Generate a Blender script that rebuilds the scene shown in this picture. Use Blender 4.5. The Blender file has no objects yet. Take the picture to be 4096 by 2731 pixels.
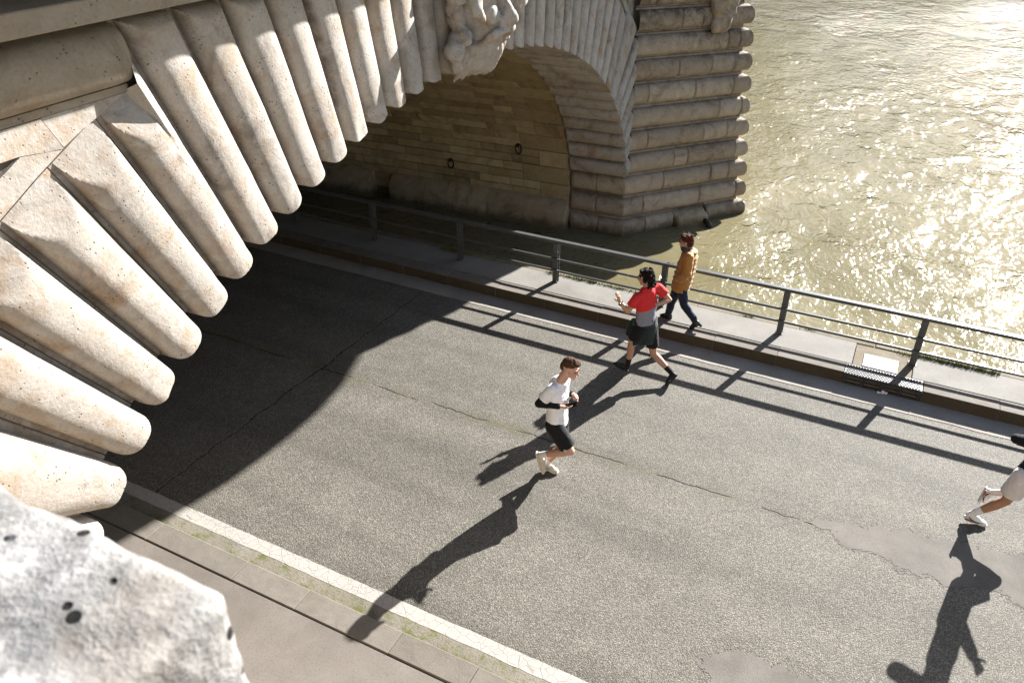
import bpy, bmesh, math, random
import numpy as np
from mathutils import Vector, Matrix, noise as mnoise

random.seed(7)
rng = np.random.default_rng(7)
scene = bpy.context.scene
COL = scene.collection

# ------------------------------------------------------------------ camera
FPX, PPX, PPY = 3132.0, 2048.0, 1365.5            # focal length and centre in photograph pixels (4096 wide)
H = 6.7                                           # eye height above the road, metres
def _unit(v):
    v = np.array(v, float); return v / np.linalg.norm(v)
_dn = _unit((2045.1 - PPX, 6386.2 - PPY, FPX))
_xx = -_unit((-5226.5 - PPX, -588.5 - PPY, FPX))
_zz = -_dn
_xx = _unit(_xx - _zz * _xx.dot(_zz))
_yy = np.cross(_zz, _xx)
RC = np.stack([_xx, _yy, _zz], 1)                 # world axes seen from the camera (x right, y down, z forward)
cam_d = bpy.data.cameras.new('camera')
cam = bpy.data.objects.new('camera', cam_d)
COL.objects.link(cam)
cam.matrix_world = Matrix(((RC[0][0], -RC[1][0], -RC[2][0], 0), (RC[0][1], -RC[1][1], -RC[2][1], 0),
                           (RC[0][2], -RC[1][2], -RC[2][2], H), (0, 0, 0, 1)))
cam_d.sensor_width = 36.0
cam_d.lens = FPX / 4096 * 36
cam_d.clip_start = 0.05
cam_d.clip_end = 2000
cam_d.dof.use_dof = True
cam_d.dof.focus_distance = 10.0
cam_d.dof.aperture_fstop = 4.0
scene.camera = cam

# ------------------------------------------------------------------ world, sun, exposure
SUN_AZ, SUN_EL = math.radians(73.7), math.radians(27.3)
sun_v = Vector((math.cos(SUN_AZ) * math.cos(SUN_EL), math.sin(SUN_AZ) * math.cos(SUN_EL), math.sin(SUN_EL)))
world = bpy.data.worlds.new('World')
scene.world = world
world.use_nodes = True
wn = world.node_tree
sky = wn.nodes.new('ShaderNodeTexSky')
sky.sky_type = 'NISHITA'
sky.sun_disc = False
sky.sun_elevation = SUN_EL
sky.sun_rotation = math.pi / 2 - SUN_AZ
wn.links.new(sky.outputs[0], wn.nodes['Background'].inputs[0])
wn.nodes['Background'].inputs[1].default_value = 0.05
sun_d = bpy.data.lights.new('sun', 'SUN')
sun_d.energy = 5.0
sun_d.angle = math.radians(0.53)
sun_d.color = (1.0, 0.975, 0.945)
sun = bpy.data.objects.new('sun', sun_d)
COL.objects.link(sun)
sun.rotation_euler = sun_v.to_track_quat('Z', 'Y').to_euler()
sun.location = (20, 60, 40)
scene.view_settings.view_transform = 'Standard'
scene.view_settings.look = 'None'
scene.view_settings.gamma = 1.0
scene.view_settings.exposure = 2.1
scene.cycles.max_bounces = 8
scene.cycles.diffuse_bounces = 5
scene.cycles.glossy_bounces = 4
scene.cycles.caustics_reflective = False
scene.cycles.caustics_refractive = False
scene.cycles.use_denoising = True

# ------------------------------------------------------------------ helpers
def ray(x, y):
    return RC.T @ np.array([x - PPX, y - PPY, FPX])
def at_z(x, y, z):
    d = ray(x, y); t = (z - H) / d[2]
    return Vector((t * d[0], t * d[1], z))
def at_y(x, y, Y):
    d = ray(x, y); t = Y / d[1]
    return Vector((t * d[0], Y, H + t * d[2]))

def obj(name, verts, faces, mat=None, parent=None, smooth=False, loc=None, rotz=0.0):
    me = bpy.data.meshes.new(name)
    me.from_pydata([tuple(v) for v in verts], [], [tuple(int(i) for i in f) for f in faces])
    me.update()
    if smooth:
        me.shade_smooth()
    if mat: me.materials.append(mat)
    o = bpy.data.objects.new(name, me)
    COL.objects.link(o)
    if parent: o.parent = parent
    if loc is not None: o.location = loc
    o.rotation_euler[2] = rotz
    return o
def empty(name, loc=(0, 0, 0), rotz=0.0):
    o = bpy.data.objects.new(name, None)
    COL.objects.link(o); o.location = loc; o.rotation_euler[2] = rotz
    o.empty_display_size = 0.3
    return o
def tag(o, label=None, cat=None, group=None, kind=None):
    if label: o['label'] = label
    if cat: o['category'] = cat
    if group: o['group'] = group
    if kind: o['kind'] = kind
    return o
def auto_smooth(o, ang=40):
    me = o.data
    me.shade_smooth()
    try: me.set_sharp_from_angle(angle=math.radians(ang))
    except Exception: pass

class MB:
    """collects boxes, tubes and sheets into one mesh"""
    def __init__(self): self.v = []; self.f = []
    def add(self, v, f):
        n = len(self.v); self.v += [tuple(p) for p in v]; self.f += [tuple(i + n for i in q) for q in f]
    def box(self, x0, x1, y0, y1, z0, z1, c=0.0, M=None):
        bm = bmesh.new(); bmesh.ops.create_cube(bm, size=1)
        for p in bm.verts:
            p.co = Vector((x0 + (p.co.x + .5) * (x1 - x0), y0 + (p.co.y + .5) * (y1 - y0), z0 + (p.co.z + .5) * (z1 - z0)))
        if c: bmesh.ops.bevel(bm, geom=bm.edges[:], offset=c, segments=1, affect='EDGES', clamp_overlap=True)
        bm.verts.index_update()
        vs = [M @ p.co if M else p.co.copy() for p in bm.verts]
        self.add(vs, [[p.index for p in q.verts] for q in bm.faces]); bm.free()
    def tube(self, pts, rad, seg=8, closed=False, caps=True):
        pts = [Vector(p) for p in pts]; n = len(pts); rings = []
        up = Vector((0, 0, 1)); v = []; f = []
        for i, p in enumerate(pts):
            a = pts[(i - 1) % n] if (closed or i) else p
            b = pts[(i + 1) % n] if (closed or i < n - 1) else p
            t = (b - a).normalized()
            s = t.cross(up)
            if s.length < 1e-3: s = t.cross(Vector((1, 0, 0)))
            s.normalize(); w = s.cross(t)
            r = rad[i] if isinstance(rad, (list, tuple)) else rad
            v += [p + (s * math.cos(2 * math.pi * k / seg) + w * math.sin(2 * math.pi * k / seg)) * r for k in range(seg)]
        m = n if closed else n - 1
        for i in range(m):
            j = (i + 1) % n
            for k in range(seg):
                l = (k + 1) % seg
                f.append((i * seg + k, i * seg + l, j * seg + l, j * seg + k))
        if caps and not closed:
            f.append(tuple(range(seg))); f.append(tuple((n - 1) * seg + k for k in reversed(range(seg))))
        self.add(v, f)
    def prism(self, poly, z0, z1):
        n = len(poly)
        v = [(p[0], p[1], z0) for p in poly] + [(p[0], p[1], z1) for p in poly]
        f = [tuple(reversed(range(n))), tuple(range(n, 2 * n))] + [(i, (i + 1) % n, n + (i + 1) % n, n + i) for i in range(n)]
        self.add(v, f)
    def build(self, name, mat=None, parent=None, smooth=False, loc=None):
        return obj(name, self.v, self.f, mat, parent, smooth, loc)

def fbm(p, sc, oct=4, seed=0.0):
    s = 0.0; a = 1.0
    for k in range(oct):
        s += a * mnoise.noise(Vector(p) * sc * (2 ** k) + Vector((seed, seed * 1.7, -seed))); a *= .5
    return s

# ------------------------------------------------------------------ materials
GA = .60                                          # albedo level of the whole place; the exposure above is set for it
class NT:
    def __init__(self, name):
        self.m = bpy.data.materials.new(name); self.m.use_nodes = True
        self.t = self.m.node_tree; self.b = self.t.nodes['Principled BSDF']
    def n(self, kind, **kw):
        nd = self.t.nodes.new('ShaderNode' + kind)
        for k, v in kw.items(): setattr(nd, k, v)
        return nd
    def l(self, a, b): self.t.links.new(a, b)
    def coord(self, which='Object', scale=None, rnd=False):
        tc = self.n('TexCoord'); out = tc.outputs[which]
        if rnd:
            oi = self.n('ObjectInfo'); mu = self.n('VectorMath', operation='SCALE')
            cx = self.n('CombineXYZ'); self.l(oi.outputs['Random'], cx.inputs[0]); self.l(oi.outputs['Random'], cx.inputs[1])
            cx.inputs[2].default_value = 1.0
            self.l(cx.outputs[0], mu.inputs[0]); mu.inputs['Scale'].default_value = 37.0
            ad = self.n('VectorMath', operation='ADD'); self.l(out, ad.inputs[0]); self.l(mu.outputs[0], ad.inputs[1]); out = ad.outputs[0]
        if scale:
            mp = self.n('VectorMath', operation='MULTIPLY'); self.l(out, mp.inputs[0]); mp.inputs[1].default_value = scale; out = mp.outputs[0]
        return out
    def noise(self, vec, scale, detail=5, rough=.55, dist=0.0):
        nd = self.n('TexNoise'); self.l(vec, nd.inputs['Vector']); nd.inputs['Scale'].default_value = scale
        nd.inputs['Detail'].default_value = detail; nd.inputs['Roughness'].default_value = rough; nd.inputs['Distortion'].default_value = dist
        return nd.outputs['Fac']
    def voro(self, vec, scale, feature='F1', out='Distance', rnd=1.0):
        nd = self.n('TexVoronoi'); nd.feature = feature; self.l(vec, nd.inputs['Vector']); nd.inputs['Scale'].default_value = scale
        nd.inputs['Randomness'].default_value = rnd
        return nd.outputs[out]
    def ramp(self, fac, stops, interp='LINEAR'):
        nd = self.n('ValToRGB'); self.l(fac, nd.inputs[0]); cr = nd.color_ramp; cr.interpolation = interp
        while len(cr.elements) < len(stops): cr.elements.new(.5)
        for e, (p, c) in zip(cr.elements, stops):
            e.position = p; e.color = (c, c, c, 1) if isinstance(c, (int, float)) else (*c, 1)
        return nd.outputs[0]
    def mix(self, fac, a, b, mode='MIX'):
        nd = self.n('Mix', data_type='RGBA', blend_type=mode)
        for s, v in ((0, fac), (6, a), (7, b)):
            if isinstance(v, (int, float)): nd.inputs[s].default_value = v if s == 0 else (v, v, v, 1)
            elif isinstance(v, tuple): nd.inputs[s].default_value = (*v, 1)
            else: self.l(v, nd.inputs[s])
        return nd.outputs[2]
    def math(self, op, a, b=None, c=None):
        nd = self.n('Math', operation=op)
        for i, v in enumerate((a, b, c)):
            if v is None: continue
            if isinstance(v, (int, float)): nd.inputs[i].default_value = v
            else: self.l(v, nd.inputs[i])
        return nd.outputs[0]
    def sep(self, vec):
        nd = self.n('SeparateXYZ'); self.l(vec, nd.inputs[0]); return nd.outputs
    def bump(self, hgt, dist=.01, strength=1.0, prev=None):
        nd = self.n('Bump'); self.l(hgt, nd.inputs['Height']); nd.inputs['Distance'].default_value = dist
        nd.inputs['Strength'].default_value = strength
        if prev is not None: self.l(prev, nd.inputs['Normal'])
        return nd.outputs[0]
    def fin(self, col=None, rough=None, nrm=None, spec=.3, metal=None):
        if col is not None: col = tuple(x * GA for x in col) if isinstance(col, tuple) else self.mix(1.0, col, (GA, GA, GA), 'MULTIPLY')
        for nm, v in (('Base Color', col), ('Roughness', rough), ('Normal', nrm), ('Specular IOR Level', spec), ('Metallic', metal)):
            if v is None: continue
            if isinstance(v, (int, float)): self.b.inputs[nm].default_value = v
            elif isinstance(v, tuple): self.b.inputs[nm].default_value = (*v, 1)
            else: self.l(v, self.b.inputs[nm])
        return self.m

def stone_mat(name, light, mid, dark, grime=.35, ochre=.35, var=.15, pit=1.0, ochre_col=(.42, .25, .11), rnd=True, fine=1.0, tide=False):
    s = NT(name); co = s.coord(rnd=rnd)
    big = s.noise(co, 1.1, 5, .6); med = s.noise(co, 4.5, 6, .65, .6); fin = s.noise(co, 38 * fine, 4, .7)
    c = s.mix(s.ramp(med, [(.32, 0), (.68, 1)]), mid, light)
    c = s.mix(s.math('MULTIPLY', s.ramp(s.noise(co, 2.1, 6, .65, 1.2), [(.5, 0), (.72, 1)]), ochre), c, ochre_col)
    gm = s.math('MULTIPLY', s.ramp(s.noise(co, 1.9, 8, .72, .9), [(.52, 0), (.68, 1)]), grime)
    c = s.mix(gm, c, dark)
    c = s.mix(s.math('MULTIPLY', s.ramp(fin, [(.3, 1), (.55, 0)]), .22), c, dark)
    pits = s.ramp(s.voro(s.coord(scale=(1, 1, 1), rnd=rnd), 26 * fine), [(.0, 1), (.13, 1), (.2, 0)])
    pmask = s.math('MULTIPLY', pits, s.ramp(s.noise(co, 7, 3), [(.5, 0), (.6, 1)]))
    c = s.mix(s.math('MULTIPLY', pmask, .75 * pit), c, tuple(x * .45 for x in dark))
    oi = s.n('ObjectInfo'); ge = s.n('NewGeometry')
    rr = s.math('FRACT', s.math('ADD', oi.outputs['Random'], ge.outputs['Random Per Island']))
    c = s.mix(1.0, c, s.ramp(rr, [(0, (1 - var, 1 - var * 1.08, 1 - var * 1.25)), (1, (1 + var * .2, 1 + var * .18, 1 + var * .1))]), 'MULTIPLY')
    ga = s.n('Attribute'); ga.attribute_name = 'gap'
    gg = s.math('MULTIPLY', ga.outputs['Fac'], s.ramp(s.noise(co, 5.5, 7, .75, .5), [(.36, .05), (.62, .95)]))
    c = s.mix(gg, c, tuple(x * 1.15 for x in dark))
    if tide:                                      # damp algae line left by the river
        zz = s.math('ADD', s.sep(s.coord())[2], s.math('MULTIPLY', s.math('SUBTRACT', med, .5), .25))
        c = s.mix(s.math('MULTIPLY', s.ramp(s.math('ADD', zz, 1.0), [(.24, 1), (.42, 0)]), .72), c, (.085, .062, .026))
    h = s.math('ADD', s.math('MULTIPLY', med, .6), s.math('MULTIPLY', fin, .35))
    h = s.math('SUBTRACT', h, s.math('MULTIPLY', pmask, .7))
    nr = s.bump(h, .02, .55)
    return s.fin(c, s.ramp(big, [(.3, .75), (.7, .92)]), nr, .2)

M = {}
M['stone'] = stone_mat('face_limestone', (.66, .61, .555), (.56, .495, .425), (.12, .09, .065), .5, .75, .14, 1.0, (.45, .28, .14))  # own colour of the voussoir and spandrel stone
M['pier_stone'] = stone_mat('pier_limestone', (.74, .62, .49), (.58, .475, .36), (.085, .062, .042), .6, .35, .24, tide=True)
M['vault_stone'] = stone_mat('vault_limestone', (.76, .63, .41), (.62, .48, .27), (.17, .115, .055), .55, .5, .38, .4, (.64, .38, .13))
M['ledge_stone'] = stone_mat('plinth_limestone', (.80, .66, .47), (.62, .50, .33), (.10, .075, .05), .5, .3, .2, tide=True)
M['band_stone'] = stone_mat('cornice_limestone', (.50, .44, .35), (.42, .35, .26), (.16, .115, .075), .4, .3, .1)
def parapet_mat():
    s = NT('pitted_parapet_stone'); co = s.coord()
    n1 = s.noise(co, 5, 6, .6, .8); n2 = s.noise(co, 16, 6, .7); n3 = s.noise(co, 2.2, 5, .6)
    c = s.mix(s.ramp(n1, [(.36, 0), (.6, 1)]), (.27, .262, .25), (.52, .50, .47))
    c = s.mix(s.math('MULTIPLY', s.ramp(n2, [(.36, 1), (.52, 0)]), .55), c, (.13, .122, .112))
    c = s.mix(s.math('MULTIPLY', s.ramp(n3, [(.52, 0), (.66, 1)]), .5), c, (.27, .22, .165))
    pit = s.ramp(s.voro(co, 15), [(0, 1), (.15, 1), (.19, 0)])
    pit = s.math('MULTIPLY', pit, s.ramp(s.noise(co, 6, 2), [(.40, 0), (.46, 1)]))
    c = s.mix(pit, c, (.018, .016, .014))
    h = s.math('SUBTRACT', s.math('ADD', n2, s.math('MULTIPLY', n1, .6)), s.math('MULTIPLY', pit, 1.6))
    return s.fin(c, .9, s.bump(h, .02, .7), .2)
M['parapet'] = parapet_mat()
M['kerb'] = stone_mat('granite_kerb', (.27, .245, .21), (.22, .195, .165), (.10, .085, .065), .3, .12, .12, .2, (.2, .14, .08), True, 2.2)
M['coping'] = stone_mat('old_coping', (.28, .24, .17), (.22, .18, .12), (.08, .065, .04), .5, .3, .15, .5)

def asphalt():
    s = NT('worn_asphalt'); co = s.coord()
    x, y, z = s.sep(co)
    ag = s.voro(co, 80); ag2 = s.voro(co, 30, 'SMOOTH_F1'); fine = s.noise(co, 110, 3, .7)
    big = s.noise(co, .55, 4, .6); med = s.noise(co, 3.2, 5, .6)
    c = s.mix(s.ramp(s.math('ADD', s.math('MULTIPLY', ag, .6), s.math('MULTIPLY', fine, .5)), [(.2, 0), (.62, 1)]), (.375, .345, .285), (.145, .133, .110))
    cr = s.voro(co, 80, out='Color')
    c = s.mix(.6, c, s.mix(1.0, c, s.ramp(s.sep(cr)[0], [(0, .45), (.7, 1.1), (1, 1.9)]), 'MULTIPLY'))
    c = s.mix(1.0, c, s.ramp(big, [(.25, .82), (.75, 1.1)]), 'MULTIPLY')
    c = s.mix(1.0, c, s.ramp(med, [(.3, .9), (.7, 1.06)]), 'MULTIPLY')
    trk = s.noise(s.coord(scale=(.10, 1.3, 1)), 1.0, 4, .6, .3)
    c = s.mix(1.0, c, s.ramp(trk, [(.3, .78), (.5, 1.0), (.72, 1.16)]), 'MULTIPLY')
    st = s.ramp(s.noise(co, 1.3, 7, .7, .8), [(.56, 0), (.70, 1)])
    c = s.mix(s.math('MULTIPLY', st, .30), c, (.12, .11, .09))
    # mossy tint along the middle joint and the near gutter
    wig = s.noise(s.coord(scale=(1, .4, 1)), 1.5, 9, .75)
    off = s.math('SUBTRACT', s.math('ADD', y, s.math('MULTIPLY', s.math('SUBTRACT', wig, .5), .22)), 7.56)
    band = s.ramp(s.math('ABSOLUTE', off), [(0, 1), (.10, .25), (.22, 0)])
    band = s.math('MULTIPLY', band, s.ramp(s.noise(co, 2.3, 5), [(.38, 0), (.62, 1)]))
    band = s.math('MULTIPLY', band, s.ramp(s.math('MULTIPLY', x, -.1), [(0, .2), (.45, 1)]))
    c = s.mix(s.math('MULTIPLY', band, .6), c, (.12, .115, .04))
    # cracks: one along the road, one across it below the bridge face
    crk = s.math('MULTIPLY', s.ramp(s.math('ABSOLUTE', off), [(0, 1), (.006, 1), (.013, 0)]), s.ramp(s.noise(s.coord(scale=(1, .3, 1)), .9, 5), [(.44, 0), (.5, 1)]))
    wx = s.noise(co, 1.4, 8, .75)
    offx = s.math('ADD', s.math('ADD', x, 7.33), s.math('ADD', s.math('MULTIPLY', y, -.027), s.math('MULTIPLY', s.math('SUBTRACT', wx, .5), .40)))
    crx = s.ramp(s.math('ABSOLUTE', offx), [(0, 1), (.005, 1), (.012, 0)])
    rim = s.math('MULTIPLY', s.ramp(s.math('ABSOLUTE', s.math('ADD', offx, .035)), [(0, 1), (.02, 0)]), .3)
    c = s.mix(rim, c, (.3, .27, .23))
    cc = s.math('MAXIMUM', crk, crx)
    # short scattered scuffs
    sc = s.ramp(s.noise(s.coord(scale=(1.4, 7, 1)), 1.2, 7, .75), [(.66, 0), (.72, 1)])
    c = s.mix(s.math('MULTIPLY', sc, .45), c, (.06, .055, .045))
    c = s.mix(cc, c, (.018, .016, .013))
    spots = s.ramp(s.voro(co, 3.4), [(.0, 1), (.028, 1), (.045, 0)])
    c = s.mix(s.math('MULTIPLY', spots, .5), c, (.36, .34, .30))
    h = s.math('SUBTRACT', s.math('SUBTRACT', s.math('MULTIPLY', fine, .3), s.math('MULTIPLY', ag, 1.0)), s.math('MULTIPLY', cc, 2.2))
    nr = s.bump(h, .008, .6)
    return s.fin(c, .75, nr, .2)
M['asphalt'] = asphalt()

def concrete(name, a, b, dk, bump=.25, moss=0.0, sc=1.0):
    s = NT(name); co = s.coord(rnd=True)
    n1 = s.noise(co, 2.2 * sc, 6, .6); n2 = s.noise(co, 55 * sc, 3, .7); n3 = s.noise(co, .9, 5, .6, .6)
    c = s.mix(s.ramp(n1, [(.3, 0), (.7, 1)]), a, b)
    c = s.mix(s.math('MULTIPLY', s.ramp(n2, [(.35, 1), (.5, 0)]), .35), c, dk)
    c = s.mix(s.math('MULTIPLY', s.ramp(n3, [(.52, 0), (.7, 1)]), .4), c, dk)
    sp = s.ramp(s.voro(co, 30 * sc), [(0, 1), (.07, 1), (.12, 0)])
    c = s.mix(s.math('MULTIPLY', sp, .6), c, tuple(x * .35 for x in dk))
    if moss:
        c = s.mix(s.math('MULTIPLY', s.ramp(s.noise(co, 5, 7, .75), [(.5, 0), (.62, 1)]), moss), c, (.13, .135, .03))
    nr = s.bump(s.math('ADD', s.math('MULTIPLY', n2, .5), s.math('MULTIPLY', n1, .4)), .01, bump)
    return s.fin(c, .85, nr, .25)
M['slab'] = concrete('pavement_concrete', (.26, .245, .215), (.32, .305, .275), (.14, .12, .10))
M['walk'] = concrete('quayside_tarmac', (.20, .175, .15), (.26, .23, .20), (.11, .088, .068))
M['gutter'] = concrete('gutter_concrete', (.50, .46, .40), (.40, .36, .30), (.18, .15, .11), .5, .0)
M['near_gutter'] = concrete('mossy_gutter', (.20, .18, .13), (.30, .27, .22), (.05, .042, .028), 1.0, .95, .8)
M['patch'] = concrete('smooth_asphalt_patch', (.165, .150, .130), (.24, .218, .19), (.09, .08, .066), .9, 0, 1.6)
M['kerb_face'] = M['kerb']

def paint():
    s = NT('cracked_white_paint'); co = s.coord()
    e = s.voro(co, 9, 'DISTANCE_TO_EDGE'); e2 = s.voro(co, 26, 'DISTANCE_TO_EDGE')
    n = s.noise(co, 30, 4, .7); big = s.noise(co, 1.4, 4)
    c = s.mix(s.ramp(n, [(.3, 0), (.7, 1)]), (.44, .405, .36), (.54, .505, .455))
    k = s.math('MAXIMUM', s.ramp(e, [(0, 1), (.012, .8), (.03, 0)]), s.math('MULTIPLY', s.ramp(e2, [(0, 1), (.03, 0)]), s.ramp(big, [(.45, 0), (.6, .8)])))
    c = s.mix(s.math('MULTIPLY', k, .38), c, (.20, .17, .13))
    hole = s.ramp(s.noise(co, 16, 6, .75), [(.24, 1), (.31, 0)])
    c = s.mix(hole, c, (.15, .135, .11))
    return s.fin(c, .8, s.bump(s.math('SUBTRACT', n, k), .006, .5), .3)
M['paint'] = paint()

def plain(name, col, rough=.6, spec=.4, metal=0.0, nz=0.0, sc=60, var=0.0, bump=.0, sheen=0.0):
    s = NT(name); co = s.coord()
    c = col
    if nz: c = s.mix(s.ramp(s.noise(co, sc * .25, 5, .6), [(.3, 0), (.7, 1)]), tuple(x * (1 - nz) for x in col), tuple(x * (1 + nz) for x in col))
    nr = s.bump(s.noise(co, sc, 4, .6), .01, bump) if bump else None
    if sheen: s.b.inputs['Sheen Weight'].default_value = sheen
    return s.fin(c, rough, nr, spec, metal)
M['rail'] = plain('grey_green_paint', (.115, .120, .115), .36, .5, 0, .12, 14)
M['iron'] = plain('rusted_iron', (.03, .022, .017), .6, .4, .3, .3, 40, bump=.3)
M['cast'] = plain('cast_iron', (.10, .10, .10), .45, .5, .6, .25, 30, bump=.15)
M['steel'] = plain('tread_plate_steel', (.25, .25, .26), .5, .4, .4, .12, 25)
M['litter'] = plain('white_tissue', (1.2, 1.18, 1.15), .8, .2)
M['core'] = plain('mortar', (.22, .18, .13), .95, .1, 0, .25, 20)
M['dark_earth'] = plain('river_bed', (.05, .045, .03), .9, .1)
def grass_mat():
    s = NT('grass_blades'); g = s.n('NewGeometry')
    c = s.ramp(g.outputs['Random Per Island'], [(0, (.10, .14, .02)), (.6, (.22, .27, .045)), (1, (.36, .36, .09))])
    s.b.inputs['Subsurface Weight'].default_value = 0.0
    return s.fin(c, .6, None, .2)
M['grass'] = grass_mat()
M['moss'] = plain('moss', (.10, .115, .02), .95, .1, 0, .4, 60, bump=.8)

def water():
    s = NT('river_water'); co = s.coord()
    # ripples of several sizes, stretched by the current; the silty body of the water is lit evenly below them
    n0 = s.noise(s.coord(scale=(1.0, .7, 1)), .55, 2, .5, .6)
    n1 = s.noise(s.coord(scale=(1.3, .8, 1)), 1.9, 2, .5, .8)
    n2 = s.noise(s.coord(scale=(1.5, 1, 1)), 5.0, 2, .5, .5)
    n3 = s.noise(s.coord(scale=(1.4, 1, 1)), 10.0, 1, .5, .3)
    calm = s.ramp(s.noise(s.coord(scale=(1.0, .6, 1)), .33, 4, .6, 1.4), [(.36, .25), (.62, 1.0)])
    h = s.math('ADD', s.math('MULTIPLY', n0, .9), s.math('MULTIPLY', n1, .40))
    h2 = s.math('ADD', s.math('MULTIPLY', n2, .24), s.math('MULTIPLY', n3, .13))
    h = s.math('ADD', h, s.math('MULTIPLY', h2, calm))
    nr = s.bump(h, .22, 1.0)
    c = s.mix(s.ramp(s.noise(co, .30, 5, .6, 1.2), [(.3, 0), (.7, 1)]), (.125, .108, .056), (.170, .150, .090))
    s.t.nodes.remove(s.b)
    df = s.n('BsdfDiffuse'); s.l(c, df.inputs[0])
    gl = s.n('BsdfGlossy'); gl.inputs['Roughness'].default_value = .055; s.l(nr, gl.inputs['Normal'])
    fr = s.n('Fresnel'); fr.inputs[0].default_value = 1.333; s.l(nr, fr.inputs['Normal'])
    mx = s.n('MixShader'); s.l(fr.outputs[0], mx.inputs[0]); s.l(df.outputs[0], mx.inputs[1]); s.l(gl.outputs[0], mx.inputs[2])
    s.l(mx.outputs[0], s.t.nodes['Material Output'].inputs[0])
    return s.m
M['water'] = water()

def skin_mat(name, col):
    s = NT(name); co = s.coord()
    c = s.mix(s.ramp(s.noise(co, 9, 4), [(.3, 0), (.7, 1)]), tuple(x * .88 for x in col), col)
    s.b.inputs['Subsurface Weight'].default_value = .12
    s.b.inputs['Subsurface Radius'].default_value = (.01, .004, .002)
    return s.fin(c, .5, None, .35)
M['skin_fair'] = skin_mat('fair_skin', (.86, .50, .37))
M['skin_tan'] = skin_mat('tanned_skin', (.58, .30, .17))
M['skin_mid'] = skin_mat('light_skin', (.76, .43, .28))
def cloth(name, col, rough=.85, sc=14, bump=.5, dist=.025, sheen=.2):
    s = NT(name); co = s.coord()
    n = s.noise(s.coord(scale=(1, 1, .55)), sc, 4, .55, .8)
    c = s.mix(s.ramp(n, [(.3, 0), (.7, 1)]), tuple(x * .85 for x in col), tuple(x * 1.08 for x in col))
    s.b.inputs['Sheen Weight'].default_value = sheen * (.3 if sum(col) < .1 else 1)
    return s.fin(c, rough, s.bump(n, dist, bump), .2)
M['white_shirt'] = cloth('white_jersey', (1.22, 1.22, 1.26))
M['black_cloth'] = cloth('black_fabric', (.009, .009, .010), .85)
M['short_black'] = cloth('black_shorts', (.014, .013, .014), .8)
M['green_fleece'] = cloth('dark_green_fleece', (.026, .042, .034), .95)
M['denim'] = cloth('dark_denim', (.018, .030, .060), .8)
M['mustard'] = cloth('mustard_nylon', (.56, .27, .055), .55, 24, .35)
M['pale_short'] = cloth('pale_grey_shorts', (.95, .89, .86))
M['scarf'] = plain('patterned_scarf', (.09, .085, .09), .9, .2, 0, .9, 160)
M['sock'] = cloth('white_sock', (1.15, 1.12, 1.1))
M['sock_dark'] = cloth('dark_sock', (.025, .015, .014))
M['beige_shoe'] = plain('beige_shoe', (.85, .77, .62), .75, .3, 0, .12, 40)
M['beige_sole'] = plain('cream_sole', (.95, .88, .72), .7, .3)
M['black_shoe'] = plain('black_shoe', (.013, .013, .014), .6, .4, 0, .3, 60)
M['black_boot'] = plain('black_leather', (.012, .011, .011), .35, .5)
M['white_shoe'] = plain('white_shoe', (1.1, 1.12, 1.13), .6, .4)
M['red_sole'] = plain('orange_sole', (.55, .13, .06), .6, .4)
M['hair_brown'] = plain('brown_hair', (.11, .058, .028), .8, .15, 0, .5, 140, bump=.9)
M['hair_dark'] = plain('dark_curls', (.018, .012, .009), .8, .15, 0, .5, 120, bump=.9)
M['hair_auburn'] = plain('auburn_hair', (.10, .034, .014), .8, .15, 0, .5, 140, bump=.9)
M['phone'] = plain('black_glass', (.01, .01, .011), .1, .6)
M['white_plastic'] = plain('white_plastic', (.8, .8, .8), .35, .5)
M['dark_brow'] = plain('dark_brow', (.03, .016, .01), .7, .2)
M['lip'] = plain('lip', (.45, .17, .14), .5, .3)
def twotone():
    s = NT('red_and_grey_jersey'); co = s.coord()
    x, y, z = s.sep(co)
    n = s.noise(s.coord(scale=(1, 1, .55)), 14, 4, .55, .8)
    at = s.n('Attribute'); at.attribute_name = 'panel'
    c = s.mix(at.outputs['Fac'], (.95, .045, .045), (.34, .34, .40))
    return s.fin(c, .75, s.bump(n, .025, .5), .25)
M['red_shirt'] = twotone()

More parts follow.
